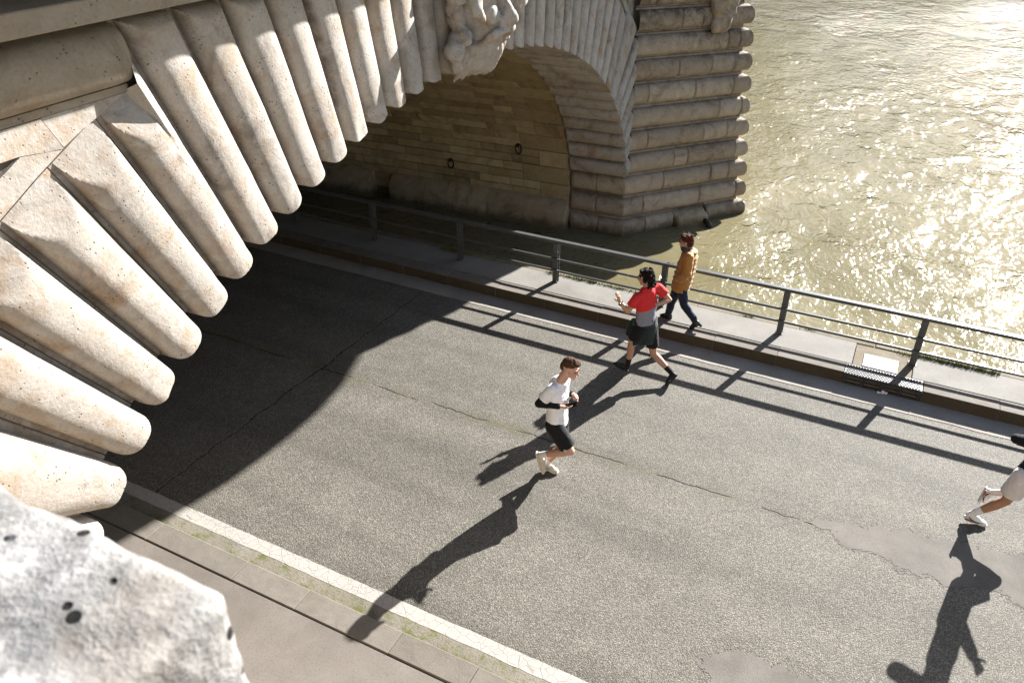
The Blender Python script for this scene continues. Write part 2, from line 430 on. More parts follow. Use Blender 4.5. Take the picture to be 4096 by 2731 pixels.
# ------------------------------------------------------------------ blobs: closed shapes fused into one skin by a voxel remesh
def _ico(sub=2):
    bm = bmesh.new(); bmesh.ops.create_icosphere(bm, subdivisions=sub, radius=1)
    bm.verts.index_update()
    r = (np.array([v.co[:] for v in bm.verts]), [[v.index for v in f.verts] for f in bm.faces]); bm.free(); return r
ICO = _ico(2)
class Blob:
    def __init__(self): self.v = []; self.f = []; self.n = 0
    def add(self, v, f):
        self.v.append(np.asarray(v, float)); self.f += [[i + self.n for i in q] for q in f]; self.n += len(v)
    def ell(self, c, r, ax=None):
        """ellipsoid; ax = 3 axes (rows) or None"""
        r = np.array([r, r, r] if isinstance(r, (int, float)) else r, float)
        v = ICO[0] * r
        if ax is not None: v = v @ np.array([list(a) for a in ax])
        self.add(v + np.array(list(c)), ICO[1]); return self
    def cone(self, p0, p1, r0, r1, side=None, flat=1.0, caps=(True, True), seg=20):
        """tapered limb; flat < 1 squeezes it across `side`; caps: round ends or flat cuts"""
        p0, p1 = np.array(list(p0)), np.array(list(p1)); t = p1 - p0; L = np.linalg.norm(t); t = t / L
        s = np.array(list(side)) if side is not None else (np.array([0, 0, 1.]) if abs(t[2]) < .9 else np.array([1., 0, 0]))
        s = s - t * s.dot(t); s /= np.linalg.norm(s); w = np.cross(t, s)
        v = []
        for p, r in ((p0, r0), (p1, r1)):
            for k in range(seg):
                a = 2 * math.pi * k / seg
                v.append(p + s * math.cos(a) * r + w * math.sin(a) * r * flat)
        f = [[k, (k + 1) % seg, seg + (k + 1) % seg, seg + k] for k in range(seg)] + [list(reversed(range(seg))), list(range(seg, 2 * seg))]
        self.add(v, f)
        if caps[0]: self.ell(p0, (r0, r0 * flat, min(r0, r0 * flat)), (s, w, t))
        if caps[1]: self.ell(p1, (r1, r1 * flat, min(r1, r1 * flat)), (s, w, t))
        return self
    def chain(self, pts, rads, **kw):
        for a, b, r0, r1 in zip(pts[:-1], pts[1:], rads[:-1], rads[1:]): self.cone(a, b, r0, r1, **kw)
        return self
    def build(self, name, mat, parent=None, voxel=.012, smooth=4, loc=None, noise=None):
        V = np.vstack(self.v); 
        me = bpy.data.meshes.new(name + '_tmp'); me.from_pydata(V.tolist(), [], self.f); me.update()
        o = bpy.data.objects.new(name + '_tmp', me); COL.objects.link(o)
        md = o.modifiers.new('r', 'REMESH'); md.mode = 'VOXEL'; md.voxel_size = voxel
        if smooth:
            sm = o.modifiers.new('s', 'SMOOTH'); sm.factor = .5; sm.iterations = smooth
        dg = bpy.context.evaluated_depsgraph_get()
        nm = bpy.data.meshes.new_from_object(o.evaluated_get(dg))
        bpy.data.objects.remove(o); bpy.data.meshes.remove(me)
        nm.name = name; nm.materials.clear(); nm.materials.append(mat); nm.shade_smooth()
        if noise:
            amp, sc = noise
            nn = np.empty(len(nm.vertices) * 3); nm.vertices.foreach_get('normal', nn); nn = nn.reshape(-1, 3)
            co = np.empty(len(nm.vertices) * 3); nm.vertices.foreach_get('co', co); co = co.reshape(-1, 3)
            d = np.array([fbm(c, sc, 3) for c in co]) * amp
            nm.vertices.foreach_set('co', (co + nn * d[:, None]).ravel()); nm.update()
        r = bpy.data.objects.new(name, nm); COL.objects.link(r)
        if parent: r.parent = parent
        if loc is not None: r.location = loc
        return r

# ================================================================== THE SETTING
X0, X1 = -34.0, 40.0
KERB = .19                                        # height of the riverside kerb
NK = .08                                          # height of the near kerb
WZ = -.846                                        # water level

# ---- river
xs = np.concatenate([np.linspace(-120, -16, 14)[:-1], np.linspace(-16, 26, 280), np.linspace(26, 160, 16)[1:]])
ys = np.concatenate([np.linspace(11.9, 42, 220), np.linspace(42, 260, 24)[1:]])
XX, YY = np.meshgrid(xs, ys, indexing='ij')
ZZ = np.zeros_like(XX)
for i in range(len(xs)):
    for j in range(len(ys)):
        if -17 < xs[i] < 27 and ys[j] < 43:
            p = Vector((xs[i] * .8 + 1.5 * mnoise.noise(Vector((xs[i] * .25, ys[j] * .25, 3))), ys[j] * .55, 0))
            ZZ[i, j] = .050 * mnoise.noise(p * .55) + .022 * mnoise.noise(p * 1.6 + Vector((9, 3, 1)))
v = np.stack([XX, YY, ZZ + WZ], -1).reshape(-1, 3); ny = len(ys)
f = [(i * ny + j, (i + 1) * ny + j, (i + 1) * ny + j + 1, i * ny + j + 1) for i in range(len(xs) - 1) for j in range(ny - 1)]
tag(obj('river_water', v, f, M['water'], smooth=True), kind='structure')
tag(obj('river_bed', [(-120, -60, -3), (160, -60, -3), (160, 260, -3), (-120, 260, -3)], [(0, 1, 2, 3)], M['dark_earth']), kind='structure')

# ---- the opposite bank, out of the picture but mirrored by the river
m = MB(); m.box(-150, 220, 112, 130, -3, 6.5); m.box(-150, 220, 128, 260, -3, 7.5)
fb = tag(m.build('far_bank', M['dark_earth']), kind='structure')
bt = random.Random(3); tv = []; tf = []
for k in range(60):
    c_ = Vector((-150 + k * 6.2 + bt.uniform(-1.5, 1.5), 122 + bt.uniform(-3, 3), 13 + bt.uniform(-2, 2)))
    for q in range(60):
        a_ = Vector((bt.gauss(0, 2.4), bt.gauss(0, 2.4), bt.gauss(0, 2.8))) + c_; r_ = bt.uniform(.5, 1.1); n_ = len(tv)
        d1 = Vector((bt.gauss(0, 1), bt.gauss(0, 1), bt.gauss(0, 1))).normalized(); d2_ = d1.orthogonal().normalized()
        tv += [a_ + d1 * r_, a_ + d2_ * r_, a_ - d1 * r_, a_ - d2_ * r_]; tf.append((n_, n_ + 1, n_ + 2, n_ + 3))
M['far_leaf'] = plain('far_foliage', (.035, .05, .018), .9, .1)
tag(obj('far_trees', tv, tf, M['far_leaf']), 'dark line of trees along the opposite bank', 'trees', kind='stuff')

# ---- road
m = MB(); m.add([(X0, 3.6, 0), (X1, 3.6, 0), (X1, 10.9, 0), (X0, 10.9, 0), (X0, 3.6, -.6), (X1, 3.6, -.6), (X1, 10.9, -.6), (X0, 10.9, -.6)],
                [(0, 1, 2, 3), (7, 6, 5, 4), (0, 4, 5, 1), (2, 6, 7, 3)])
road = tag(m.build('road', M['asphalt']), kind='structure')
def strip(name, y_lo, y_hi, z, mat, amp_lo=0.0, amp_hi=0.0, x0=X0, x1=X1, step=.06, parent=road, fr=6.0):
    n = int((x1 - x0) / step); v = []; f = []
    for i in range(n + 1):
        x = x0 + (x1 - x0) * i / n
        v.append((x, y_lo + amp_lo * fbm((x, y_lo, 0), fr, 3), z)); v.append((x, y_hi + amp_hi * fbm((x, y_hi, 5), fr, 3), z))
    f = [(2 * i, 2 * i + 2, 2 * i + 3, 2 * i + 1) for i in range(n)]
    return obj(name, v, f, mat, parent)
strip('edge_line', 4.275, 4.44, .006, M['paint'], .008, .007)
strip('near_gutter', 4.06, 4.29, .004, M['near_gutter'], 0, .012)
strip('gutter_strip', 10.385, 10.80, .005, M['gutter'], .014, 0, fr=3.5)
def patch(pts, z=.003, cell=.016):
    P = [at_z(2700 + x * .5935, 1900 + y * .5935, z) for x, y in pts]; n = len(P)
    def inside(x, y):
        c = False
        for a, b in zip(P, P[1:] + P[:1]):
            if (a.y > y) != (b.y > y) and x < (b.x - a.x) * (y - a.y) / (b.y - a.y) + a.x: c = not c
        return c
    x0, x1 = min(p.x for p in P) - .1, min(max(p.x for p in P) + .1, 3.6); y0, y1 = min(p.y for p in P) - .1, max(p.y for p in P) + .1
    idx = {}; v = []; f = []
    def vi(i, k):
        if (i, k) not in idx: idx[(i, k)] = len(v); v.append((x0 + i * cell, y0 + k * cell, z))
        return idx[(i, k)]
    for i in range(int((x1 - x0) / cell)):
        for k in range(int((y1 - y0) / cell)):
            q = Vector((x0 + (i + .5) * cell, y0 + (k + .5) * cell, 0))
            if inside(q.x + .10 * fbm(q, 4, 4) + random.gauss(0, .016), q.y + .10 * fbm(q, 4, 4, 4.0) + random.gauss(0, .016)):
                f.append((vi(i, k), vi(i + 1, k), vi(i + 1, k + 1), vi(i, k + 1)))
    return obj('asphalt_patch', v, f, M['patch'], road)
patch([(885, 275), (1180, 330), (1560, 380), (1850, 450), (2600, 560), (3400, 640), (3400, 1050), (2352, 905), (2150, 760), (1850, 735), (1540, 640), (1260, 495), (1160, 490), (1000, 360)])
patch([(195, 1300), (250, 1190), (430, 1155), (600, 1230), (760, 1300), (950, 1390), (1150, 1560), (200, 1560)])

# ---- riverside pavement with kerb stones, slabs and coping
m = MB(); m.box(X0, X1, 10.80, 11.93, -2.9, KERB - .03)
rpav = tag(m.build('riverside_pavement', M['coping']), kind='structure')
def stone_box(name, x0, x1, y0, y1, z0, z1, mat, parent, c=.012, wob=.004):
    mm = MB(); mm.box(x0, x1, y0, y1, z0, z1, c)
    o = mm.build(name, mat, parent)
    dz = random.uniform(-wob, wob); o.location = (0, random.uniform(-wob, wob), dz)
    return o
s_ = M['kerb'].copy(); s_.name = 'shaded_algae_kerb_face'  # darker kerb fronts: shade away from the sun and algae, both in the colour
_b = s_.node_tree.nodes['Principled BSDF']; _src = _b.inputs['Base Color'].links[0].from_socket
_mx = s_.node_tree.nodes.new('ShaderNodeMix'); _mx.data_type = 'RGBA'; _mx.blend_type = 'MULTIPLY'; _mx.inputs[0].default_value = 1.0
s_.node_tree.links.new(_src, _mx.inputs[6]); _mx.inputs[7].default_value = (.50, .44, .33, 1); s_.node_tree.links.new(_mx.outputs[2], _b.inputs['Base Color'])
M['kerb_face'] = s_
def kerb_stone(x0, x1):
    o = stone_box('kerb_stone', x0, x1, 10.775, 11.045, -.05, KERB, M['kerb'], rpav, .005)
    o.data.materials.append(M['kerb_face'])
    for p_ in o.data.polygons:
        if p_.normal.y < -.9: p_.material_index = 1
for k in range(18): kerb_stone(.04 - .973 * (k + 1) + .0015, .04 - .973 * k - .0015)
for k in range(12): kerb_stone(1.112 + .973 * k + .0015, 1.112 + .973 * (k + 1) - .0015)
for a, b in ((-20.9, -13.95), (-13.94, -6.935), (-6.925, .115), (.95, 8.0), (8.01, 15)):
    stone_box('pavement_slab', a, b, 11.056, 11.725, .05, KERB, M['slab'], rpav, .006, .001)
stone_box('pavement_slab', .125, .94, 11.056, 11.70, .05, KERB - .006, M['coping'], rpav, .004, 0)
cx = -21.0
while cx < 15:
    L = random.uniform(1.1, 1.7)
    stone_box('coping_stone', cx + .005, cx + L - .005, 11.738, 11.95, -.2, KERB - .012, M['coping'], rpav, .015, .004); cx += L

# ---- near pavement below the quay wall
m = MB(); m.box(X0, X1, .52, 3.775, -.5, NK - .004); m.box(X0, X1, 3.775, 4.06, -.5, NK - .05)
qpav = tag(m.build('quayside_pavement', M['walk']), kind='structure')
jx = [-12.4, -11.2, -10.1, -9.0, -7.9, -6.6, -5.316, -4.454, -3.288, -2.419, -1.3, -.2, .9, 2.0, 3.1]
for a, b in zip(jx[:-1], jx[1:]):
    stone_box('kerb_stone', a + .001, b - .001, 3.792, 4.075, -.2, NK, M['kerb'], qpav, .010, .002)

# ================================================================== THE BRIDGE
AZ = math.radians(93.5)
UC = 8.945
Uv = Vector((math.cos(AZ), math.sin(AZ), 0)); Nv = Vector((math.sin(AZ), -math.cos(AZ), 0))
bridge = empty('stone_bridge', Uv * UC + Nv * -4.2, AZ)
tag(bridge, 'pale limestone arch bridge with rounded radiating voussoirs spanning the road and water', 'bridge')
BAT = .05
def S(p): return (p[0], p[1] + BAT * (p[2] - WZ), p[2])       # the face leans back slightly
HB = .15                                                     # how far the rounded bosses stand out
EA, EB, ZC = 7.358 + HB, 4.09 + HB, .391
_th = np.linspace(0, math.pi, 6001)
_pt = np.c_[EA * np.cos(_th), ZC + EB * np.sin(_th)]
_al = np.r_[0, np.cumsum(np.linalg.norm(np.diff(_pt, axis=0), axis=1))]
TOT = _al[-1]
def K(s):
    """point and outward normal of the vault curve at arc length s from the pier-side springing"""
    if s < 0: return np.array([EA, ZC + s]), np.array([1., 0.])
    if s > TOT: return np.array([-EA, ZC - (s - TOT)]), np.array([-1., 0.])
    t = np.interp(s, _al, _th); p = np.array([EA * math.cos(t), ZC + EB * math.sin(t)])
    n = np.array([math.cos(t) / EA, math.sin(t) / EB]); return p, n / np.linalg.norm(n)
ZT = 5.75
_ex = [(7.96, 2.6), (7.93, 3.42), (7.6, 3.72), (6.98, 4.28), (6.24, 4.72), (5.78, 4.95), (5.36, 5.14), (4.94, 5.31), (4.94, ZT)]
EXT = [np.array(p) for p in _ex] + [np.array((-x, z)) for x, z in reversed(_ex)]
def hit(p, d):
    best = 9.0
    for a, b in zip(EXT[:-1], EXT[1:]):
        e = b - a; den = d[0] * e[1] - d[1] * e[0]
        if abs(den) < 1e-9: continue
        w = a - p; t = (w[0] * e[1] - w[1] * e[0]) / den; q = (w[0] * d[1] - w[1] * d[0]) / den
        if t > .05 and -1e-6 <= q <= 1 + 1e-6: best = min(best, t)
    return p + d * best
S0 = .13
_ed = [.13 + .376 * k for k in range(23)]
_ed += [_ed[-1] + (9.74 - _ed[-1]) * k / 3 for k in (1, 2, 3)]
_ed += [9.74 + (18.35 - .13 - 9.74) * k / 21 for k in range(1, 22)]
_ed = [q * TOT / 18.35 for q in _ed]                          # voussoir joints along the vault curve, from the pier
NV = len(_ed) - 1
def s_edge(e): return _ed[e]
def corner_x(z): return 7.36 + .14 * (z + .8)
ZCO = -.945; HCO = .49                                        # pier courses
def outer(e):
    m_ = NV - e
    for q, sg in ((e, 1), (m_, -1)):
        if q <= 6:
            z = ZCO + HCO * (3 + q); return np.array((sg * min(corner_x(z), 7.95), z))
    p, n = K(s_edge(e)); return hit(p, n)
def prof(v, gs=.17, p=2.8):
    w = abs(2 * v - 1) / (1 - gs)
    return 0.0 if w >= 1 else (1 - w ** p) ** (1 / p)
VCOL = [0, .012, .05] + [.5 - .5 * .83 * math.copysign(abs(math.cos(t)) ** (2 / 2.8), math.cos(t)) for t in np.linspace(0, math.pi, 19)] + [.95, .988, 1]
DEPTH = 1.42
def set_gap(o, vals):
    a = o.data.attributes.new('gap', 'FLOAT', 'POINT'); a.data.foreach_set('value', vals)
def voussoir(j):
    gap = []
    lich = max(0, mnoise.noise(Vector((j * .9, 3.3, 0)))) * 2.2
    v = []; nc = len(VCOL); seed = j * 3.17
    ysp = random.uniform(.55, .8) if j % 2 else None
    nr = 26; ns = 16
    cut = []
    for vv in VCOL:
        s = s_edge(j) + (s_edge(j + 1) - s_edge(j)) * vv
        I, n = K(s)
        explicit = j < 7 or j >= NV - 7
        O = outer(j) * (1 - vv) + outer(j + 1) * vv if explicit else hit(I, n)
        h0 = HB * prof(vv)
        if vv in (0, 1): h0 = -.025
        elif vv in (.012, .988): h0 = -.002
        roll = 0.0 if (j < 7) else (.26 if 7 <= j < 14 or j > NV - 15 else .12)
        Lf = np.linalg.norm(O - I)
        if roll and O[1] > ZT - .02: roll = .12
        elif roll and abs(abs(O[0]) - 4.94) < .004 and O[1] > 5.32: roll = 0.0
        for r_ in range(nr):
            q = r_ / (nr - 1)
            if roll: rq = min(.8, roll * 1.15 / Lf); q = rq * r_ / 12 if r_ <= 12 else rq + (1 - rq) * (r_ - 12) / (nr - 13)
            d = q * Lf
            fr = 1.0
            h = h0
            if roll and d < roll and h0 > 0: h = min(h0, HB * (math.sqrt(max(0, 1 - (1 - d / roll) ** 2)) if roll < .2 else d / roll))
            tip = I - n * h0
            P = O + (tip - O) * q
            if h0 > .02:
                er = .010 * mnoise.noise(Vector((P[0] * 2.2, P[1] * 2.2, seed))) + .006 * mnoise.noise(Vector((P[0] * 9, P[1] * 9, seed)))
                if q > .93: er -= .030 * max(0, mnoise.noise(Vector((P[0] * 6, P[1] * 6, seed + 5)))) 
                h = h + er * min(1, h / HB) 
            v.append(S((P[0], HB - h, P[1])))
            gap.append(.55 if h0 <= .004 else min(1, lich) * max(0, 1 - abs(vv - .89) / .09) * (1 if q < .75 else 0) * .9)
        for r_ in range(1, ns + 1):
            q = r_ / ns
            y = (HB - h0) + (DEPTH - (HB - h0)) * q
            h = h0
            if h0 > 0:
                e_ = DEPTH - y
                if e_ < .13: h = h0 * math.sqrt(max(0, 1 - (1 - e_ / .13) ** 2))
                if ysp and abs(q - ysp) < .5 / ns: h -= .03
                h += .008 * mnoise.noise(Vector((I[0] * 2, y * 2.5, seed)))* (1 if q > .1 else 0)
            P = I - n * h
            v.append(S((P[0], y, P[1]))); gap.append(.7 if h0 <= .004 else .1)
    R_ = nr + ns
    f = [(c * R_ + r_, c * R_ + r_ + 1, (c + 1) * R_ + r_ + 1, (c + 1) * R_ + r_) for c in range(nc - 1) for r_ in range(R_ - 1)]
    o = obj('voussoir', v, f, M['stone'] if j > 9 else M['stone'], bridge)
    auto_smooth(o, 38); set_gap(o, gap)
    return o
for j in range(NV): voussoir(j)

# core of the bridge behind the stones: vault ring, pier and abutment as solid masonry
LB = 30.0  # unseen far part of the vault lengthened to keep daylight out
v = []; f = []
ss = np.linspace(-2.4, TOT + 2.4, 90)
TOPZ = 6.9
for s in ss:
    p, n = K(s); q = p + n * .10
    xo = q[0]
    for y in (.16, LB): 
        v.append(S((q[0], y, q[1]))); v.append(S((xo, y, TOPZ)))
for i in range(len(ss) - 1):
    a, b = 4 * i, 4 * (i + 1)
    f += [(a, b, b + 1, a + 1), (a + 2, a + 3, b + 3, b + 2), (a, a + 2, b + 2, b), (a + 1, b + 1, b + 3, a + 3)]
vault = obj('vault', v, f, M['core'], bridge)
XN, YN0 = 9.925, -2.28                                        # nose of the cutwater
def nose_y(z): return YN0 + .059 * (z - WZ)
def pier_plan(z, inset=0.0):
    c = corner_x(min(z, 4.2)) + inset
    return [(c, LB), (c, .16 + inset), (XN, nose_y(z) + inset * 1.35), (2 * XN - c, .16 + inset), (2 * XN - c, LB)]
v = []; f = []
zs = [-3, 0, 1.5, 3, 4.5, 5.9]
for z in zs: v += [S((x, y + (0 if k in (0, 4) else -.02), z)) for k, (x, y) in enumerate(pier_plan(z, .17))]
for i in range(len(zs) - 1):
    for k in range(5):
        l = (k + 1) % 5; f.append((5 * i + k, 5 * i + l, 5 * i + 5 + l, 5 * i + 5 + k))
f.append(tuple(range(5 * (len(zs) - 1), 5 * len(zs))))
pier = obj('pier', v, f, M['core'], bridge)
m = MB(); m.box(-30, -EA - .10, .16, LB, -1, TOPZ)
m.v = [S(p) for p in m.v]; m.build('abutment', M['core'], bridge)

# pier courses: rounded blocks wrapping the cutwater
def pier_path(s, z, inner):
    """base point and boss direction; s<0 along the vault side, 0 at the corner, then to the nose and round it"""
    c = np.array((corner_x(z) + HB, HB)); nz = np.array((XN, nose_y(z) + HB * 1.35))
    far = np.array((2 * XN - corner_x(z) - HB, HB))
    n1 = np.array((-1., 0.)) if inner else np.array((0., -1.))
    d2 = (nz - c); L2 = np.linalg.norm(d2); d2 = d2 / L2; n2 = np.array((d2[1], -d2[0])); 
    if n2[0] > 0: n2 = -n2
    n3 = np.array((-n2[0], n2[1])); d3 = (far - nz) / np.linalg.norm(far - nz)
    if s < 0: return c + np.array((0, -s)), n1
    if s < 1e-6: return c, (n1 + n2) / (1 + n1.dot(n2))
    if s < L2 - 1e-6: return c + d2 * s, n2
    if s < L2 + 1e-6: return nz, (n2 + n3) / (1 + n2.dot(n3))
    return nz + d3 * (s - L2), n3
def pier_block(i, sa, sb, inner, name='stone_block', endr=.0, mat=None, first=False, last=False):
    z0 = ZCO + HCO * i; zm = z0 + HCO / 2
    L2 = np.linalg.norm(np.array((XN, nose_y(zm) + HB * 1.35)) - np.array((corner_x(zm) + HB, HB)))
    pts = sorted(set([sa, sa + .008, sa + .03, sb - .03, sb - .008, sb] + list(np.linspace(sa + .03, sb - .03, max(3, int((sb - sa) / .16)))) + [q for q in (0.0, L2) if sa + .04 < q < sb - .04]))
    # keep exact corners
    for q in (0.0, L2):
        pts = [p for p in pts if abs(p - q) > .02 or p == q]
    if inner and first: pts = sorted(pts + [sa + .06, sa + .09, sa + .13])
    v = []; seed = i * 5.1 + sa; nvv = len(VCOL); gap = []
    for s in pts:
        for vv in VCOL:
            z = z0 + HCO * vv
            s_ = L2 + (s - L2) if abs(s - L2) > 1e-6 else np.linalg.norm(np.array((XN, nose_y(z) + HB * 1.35)) - np.array((corner_x(z) + HB, HB)))
            p, mm = pier_path(s_, z, inner)
            h = 1.05 * HB * prof(vv, .17, 2.4)
            if vv in (0, 1): h = -.03
            e = min(s - sa, sb - s)
            if first and inner:
                e1 = s - sa
                if e1 < .13: h = min(h, 1e9) * math.sqrt(max(0, 1 - (1 - e1 / .13) ** 2)) if h > 0 else h
                e = sb - s
            elif first: e = sb - s
            if e < .010 and h > 0: h = max(0, h - .035)
            if h > .02: h += .008 * mnoise.noise(Vector((s * 1.6, z * 1.6, seed))) + .004 * mnoise.noise(Vector((s * 8, z * 8, seed)))
            q = p + mm * h
            v.append(S((q[0], q[1], z))); gap.append(max(0, min(.75, (z - 2.4) * .45 + .5 * mnoise.noise(Vector((s * 1.3, z, 2))))) + .6 * max(0, min(1, (vv - .55) * 3.0)) * (.35 + .65 * min(1, max(0, .6 + mnoise.noise(Vector((s * .8, z * .5, 7)))))) if h > 0 else (.15 if vv > .5 else .5))
    f = [(a * nvv + b, a * nvv + b + 1, (a + 1) * nvv + b + 1, (a + 1) * nvv + b) for a in range(len(pts) - 1) for b in range(nvv - 1)]
    o = obj(name, v, f, mat or M['pier_stone'], pier); auto_smooth(o, 38); set_gap(o, gap); return o
for i in range(0, 14):
    inner = i < 3
    br = [-DEPTH + HB, -.62, .0 + (.45 if i % 2 else .95), 1.75 + .25 * (i % 3), 2.75 + .3 * (i % 2), 4.6, 6.6] if inner else \
         [0.0, .35 + .75 * (i % 2) + random.uniform(-.1, .1), 1.55 + .35 * (i % 3), 2.55 + .3 * (i % 2), 4.6, 6.6]
    if i in (5, 8, 11) : br[1:2] = []
    if i == 0: br = [-DEPTH + HB, -.55, .55, 1.35, 2.28, 4.6, 6.6]
    for k, (a, b) in enumerate(zip(br[:-1], br[1:])):
        if i == 0 and k == 3: continue
        pier_block(i, a, b, inner, first=(k == 0))
# broken mooring block in the lowest course
bb = Blob(); p, mm = pier_path(1.8, -.7, True)
c3 = S((p[0] + mm[0] * .12, p[1] + mm[1] * .12, -.72))
d2 = np.array((XN - 7.5, nose_y(0) - .1)); d2 /= np.linalg.norm(d2)
bb.add([np.array(c3) + np.array((d2[0] * a * .44 + mm[0] * b, d2[1] * a * .44 + mm[1] * b, z)) for a, b, z in
        ((-1, -.3, -.5), (1, -.3, -.5), (1, .34, -.5), (-1, .2, -.5), (-1, -.3, .24), (1, -.3, .24), (.9, .22, .14), (-.9, .16, .14))],
       [(3, 2, 1, 0), (4, 5, 6, 7), (0, 1, 5, 4), (1, 2, 6, 5), (2, 3, 7, 6), (3, 0, 4, 7)])
bb.build('mooring_block', M['ledge_stone'], pier, .03, 2, noise=(.035, 4))
hk = Blob(); q = np.array(c3) + np.array((d2[0] * .28 + mm[0] * .26, d2[1] * .28 + mm[1] * .26, -.02))
hk.chain([q + np.array((0, 0, .02)), q + np.array((mm[0] * .12, mm[1] * .12, -.03)), q + np.array((mm[0] * .2 + d2[0] * .1, mm[1] * .2 + d2[1] * .1, -.16))], [.06, .07, .05])
hk.build('mooring_hook', M['iron'], pier, .02, 2)

# vault masonry: long quoins behind the bosses, then thin courses
def pillow(quad, nrm, depth, inset, proud):
    """a block: face quad moved out by `proud`, chamfered to a rim, sides going back `depth` (nrm points out of the wall)"""
    q = [np.array(p) for p in quad]; c = sum(q) / 4; nrm = np.array(nrm)
    back = [p - nrm * depth for p in q]; rim = [p + nrm * (proud - .012) for p in q]
    face = []
    for k, p in enumerate(q):
        a, b = q[(k + 1) % 4] - p, q[(k - 1) % 4] - p
        face.append(p + inset * (a / np.linalg.norm(a) + b / np.linalg.norm(b)) + nrm * proud)
    v = back + rim + face
    f = [(0, 1, 5, 4), (1, 2, 6, 5), (2, 3, 7, 6), (3, 0, 4, 7), (4, 5, 9, 8), (5, 6, 10, 9), (6, 7, 11, 10), (7, 4, 8, 11), (8, 9, 10, 11)]
    return v, f
def vault_block(s0, s1, y0, y1, proud=None):
    g = .005
    pa, na = K(s0 + g); pb, nb = K(s1 - g); nn = -(na + nb); nn /= np.linalg.norm(nn)
    quad = [S((pa[0], y0 + g, pa[1])), S((pa[0], y1 - g, pa[1])), S((pb[0], y1 - g, pb[1])), S((pb[0], y0 + g, pb[1]))]
    return pillow(quad, (nn[0], 0, nn[1]), .08, .007, random.uniform(.004, .018) if proud is None else proud)
rest = MB(); cnt = 0
for e in range(-3, NV + 3):
    a, b = (s_edge(e), s_edge(e + 1)) if 0 <= e < NV else ((S0 - .39 * -e, S0 - .39 * (-e - 1)) if e < 0 else (TOT - S0 + .39 * (e - NV), TOT - S0 + .39 * (e - NV + 1)))
    yq = DEPTH + (1.15 if e % 2 else .72)
    v_, f_ = vault_block(a, b, DEPTH, yq)
    if e < 27: obj('quoin_stone', v_, f_, M['vault_stone'], vault)
    else: rest.add(v_, f_)
    for hf in (0, 1):
        sa, sb = (a + b) / 2 if hf else a, b if hf else (a + b) / 2
        y = yq; k = 0
        L0 = random.uniform(.45, 1.0)
        while y < LB - .2:
            yl = min(y + (L0 if k == 0 else random.uniform(.65, 1.15)), LB)
            v_, f_ = vault_block(sa, sb, y, yl)
            if e < 19 and y < 7.3 and cnt < 300: obj('stone_block', v_, f_, M['vault_stone'], vault); cnt += 1
            else: rest.add(v_, f_)
            y = yl; k += 1
tag(rest.build('far_vault_masonry', M['vault_stone'], vault), kind='stuff')

# plinth ledge along the vault side of the pier
def ledge(y0, y1):
    prof_ = [(EA + .02, -.20), (EA - .14, -.24), (EA - .30, -.38), (EA - .37, -.50), (EA - .38, -2.2), (EA + .02, -2.2)]
    n = max(2, int((y1 - y0) / .15)); v = []; L = len(prof_)
    for i in range(n + 1):
        y = y0 + (y1 - y0) * i / n
        for k, (x, z) in enumerate(prof_):
            w = .010 * fbm((y * .8, z, 0), 1.3, 3) if k not in (0, 5) else 0
            e = min(y - y0, y1 - y); w2 = .02 if (e < .01 and k in (1, 2, 3, 4)) else 0
            v.append(S((x + w + w2, y, z)))
    f = [(i * L + k, (i + 1) * L + k, (i + 1) * L + k + 1, i * L + k + 1) for i in range(n) for k in range(L - 1)]
    f += [tuple(range(L)), tuple(n * L + k for k in reversed(range(L)))]
    o = obj('plinth_stone', v, f, M['ledge_stone'], pier); auto_smooth(o, 50)
yb = [DEPTH + .01, 2.5, 3.45, 4.5, 5.35, 6.15]
for a, b in zip(yb[:-1], yb[1:]): ledge(a, b)
yb = [6.75, 7.9, 9.1, 10.4, 11.8, 13.2, 15.0, 16.9, 22]
for a, b in zip(yb[:-1], yb[1:]): ledge(a, b)

# left spandrel: horizontal roll moulding, flat wall with a sunk triangular panel
def roll_course(x0, x1, z0, z1, name, mat):
    v = []; xs_ = np.linspace(x0, x1, max(4, int(abs(x1 - x0) / .1))); nvv = len(VCOL)
    for a, x in enumerate(xs_):
        for vv in VCOL:
            z = z0 + (z1 - z0) * vv; h = HB * prof(vv, .05, 2.4)
            if vv in (0, 1): h = -.01
            if a == 0 or a == len(xs_) - 1: h -= .02
            h += .006 * mnoise.noise(Vector((x * 2, z * 2, 1)))
            v.append(S((x, HB - h, z)))
    f = [(a * nvv + b, a * nvv + b + 1, (a + 1) * nvv + b + 1, (a + 1) * nvv + b) for a in range(len(xs_) - 1) for b in range(nvv - 1)]
    o = obj(name, v, f, mat, bridge); auto_smooth(o, 38); return o
for sg in (-1, 1):
    roll_course(sg * 4.925, sg * 6.7, 5.345, ZT, 'roll_moulding', M['band_stone'])
    roll_course(sg * 6.71, sg * 8.6, 5.345, ZT, 'roll_moulding', M['band_stone'])
def face_plate(name, poly, y0, y1, mat=None, sg=1):
    P = [(sg * x, z) for x, z in poly]; n = len(P)
    v = [S((x, y0, z)) for x, z in P] + [S((x, y1, z)) for x, z in P]
    f = [tuple(range(n)), tuple(reversed(range(n, 2 * n)))] + [(i, n + i, n + (i + 1) % n, (i + 1) % n) for i in range(n)]
    return obj(name, v, f, mat or M['stone'], bridge)
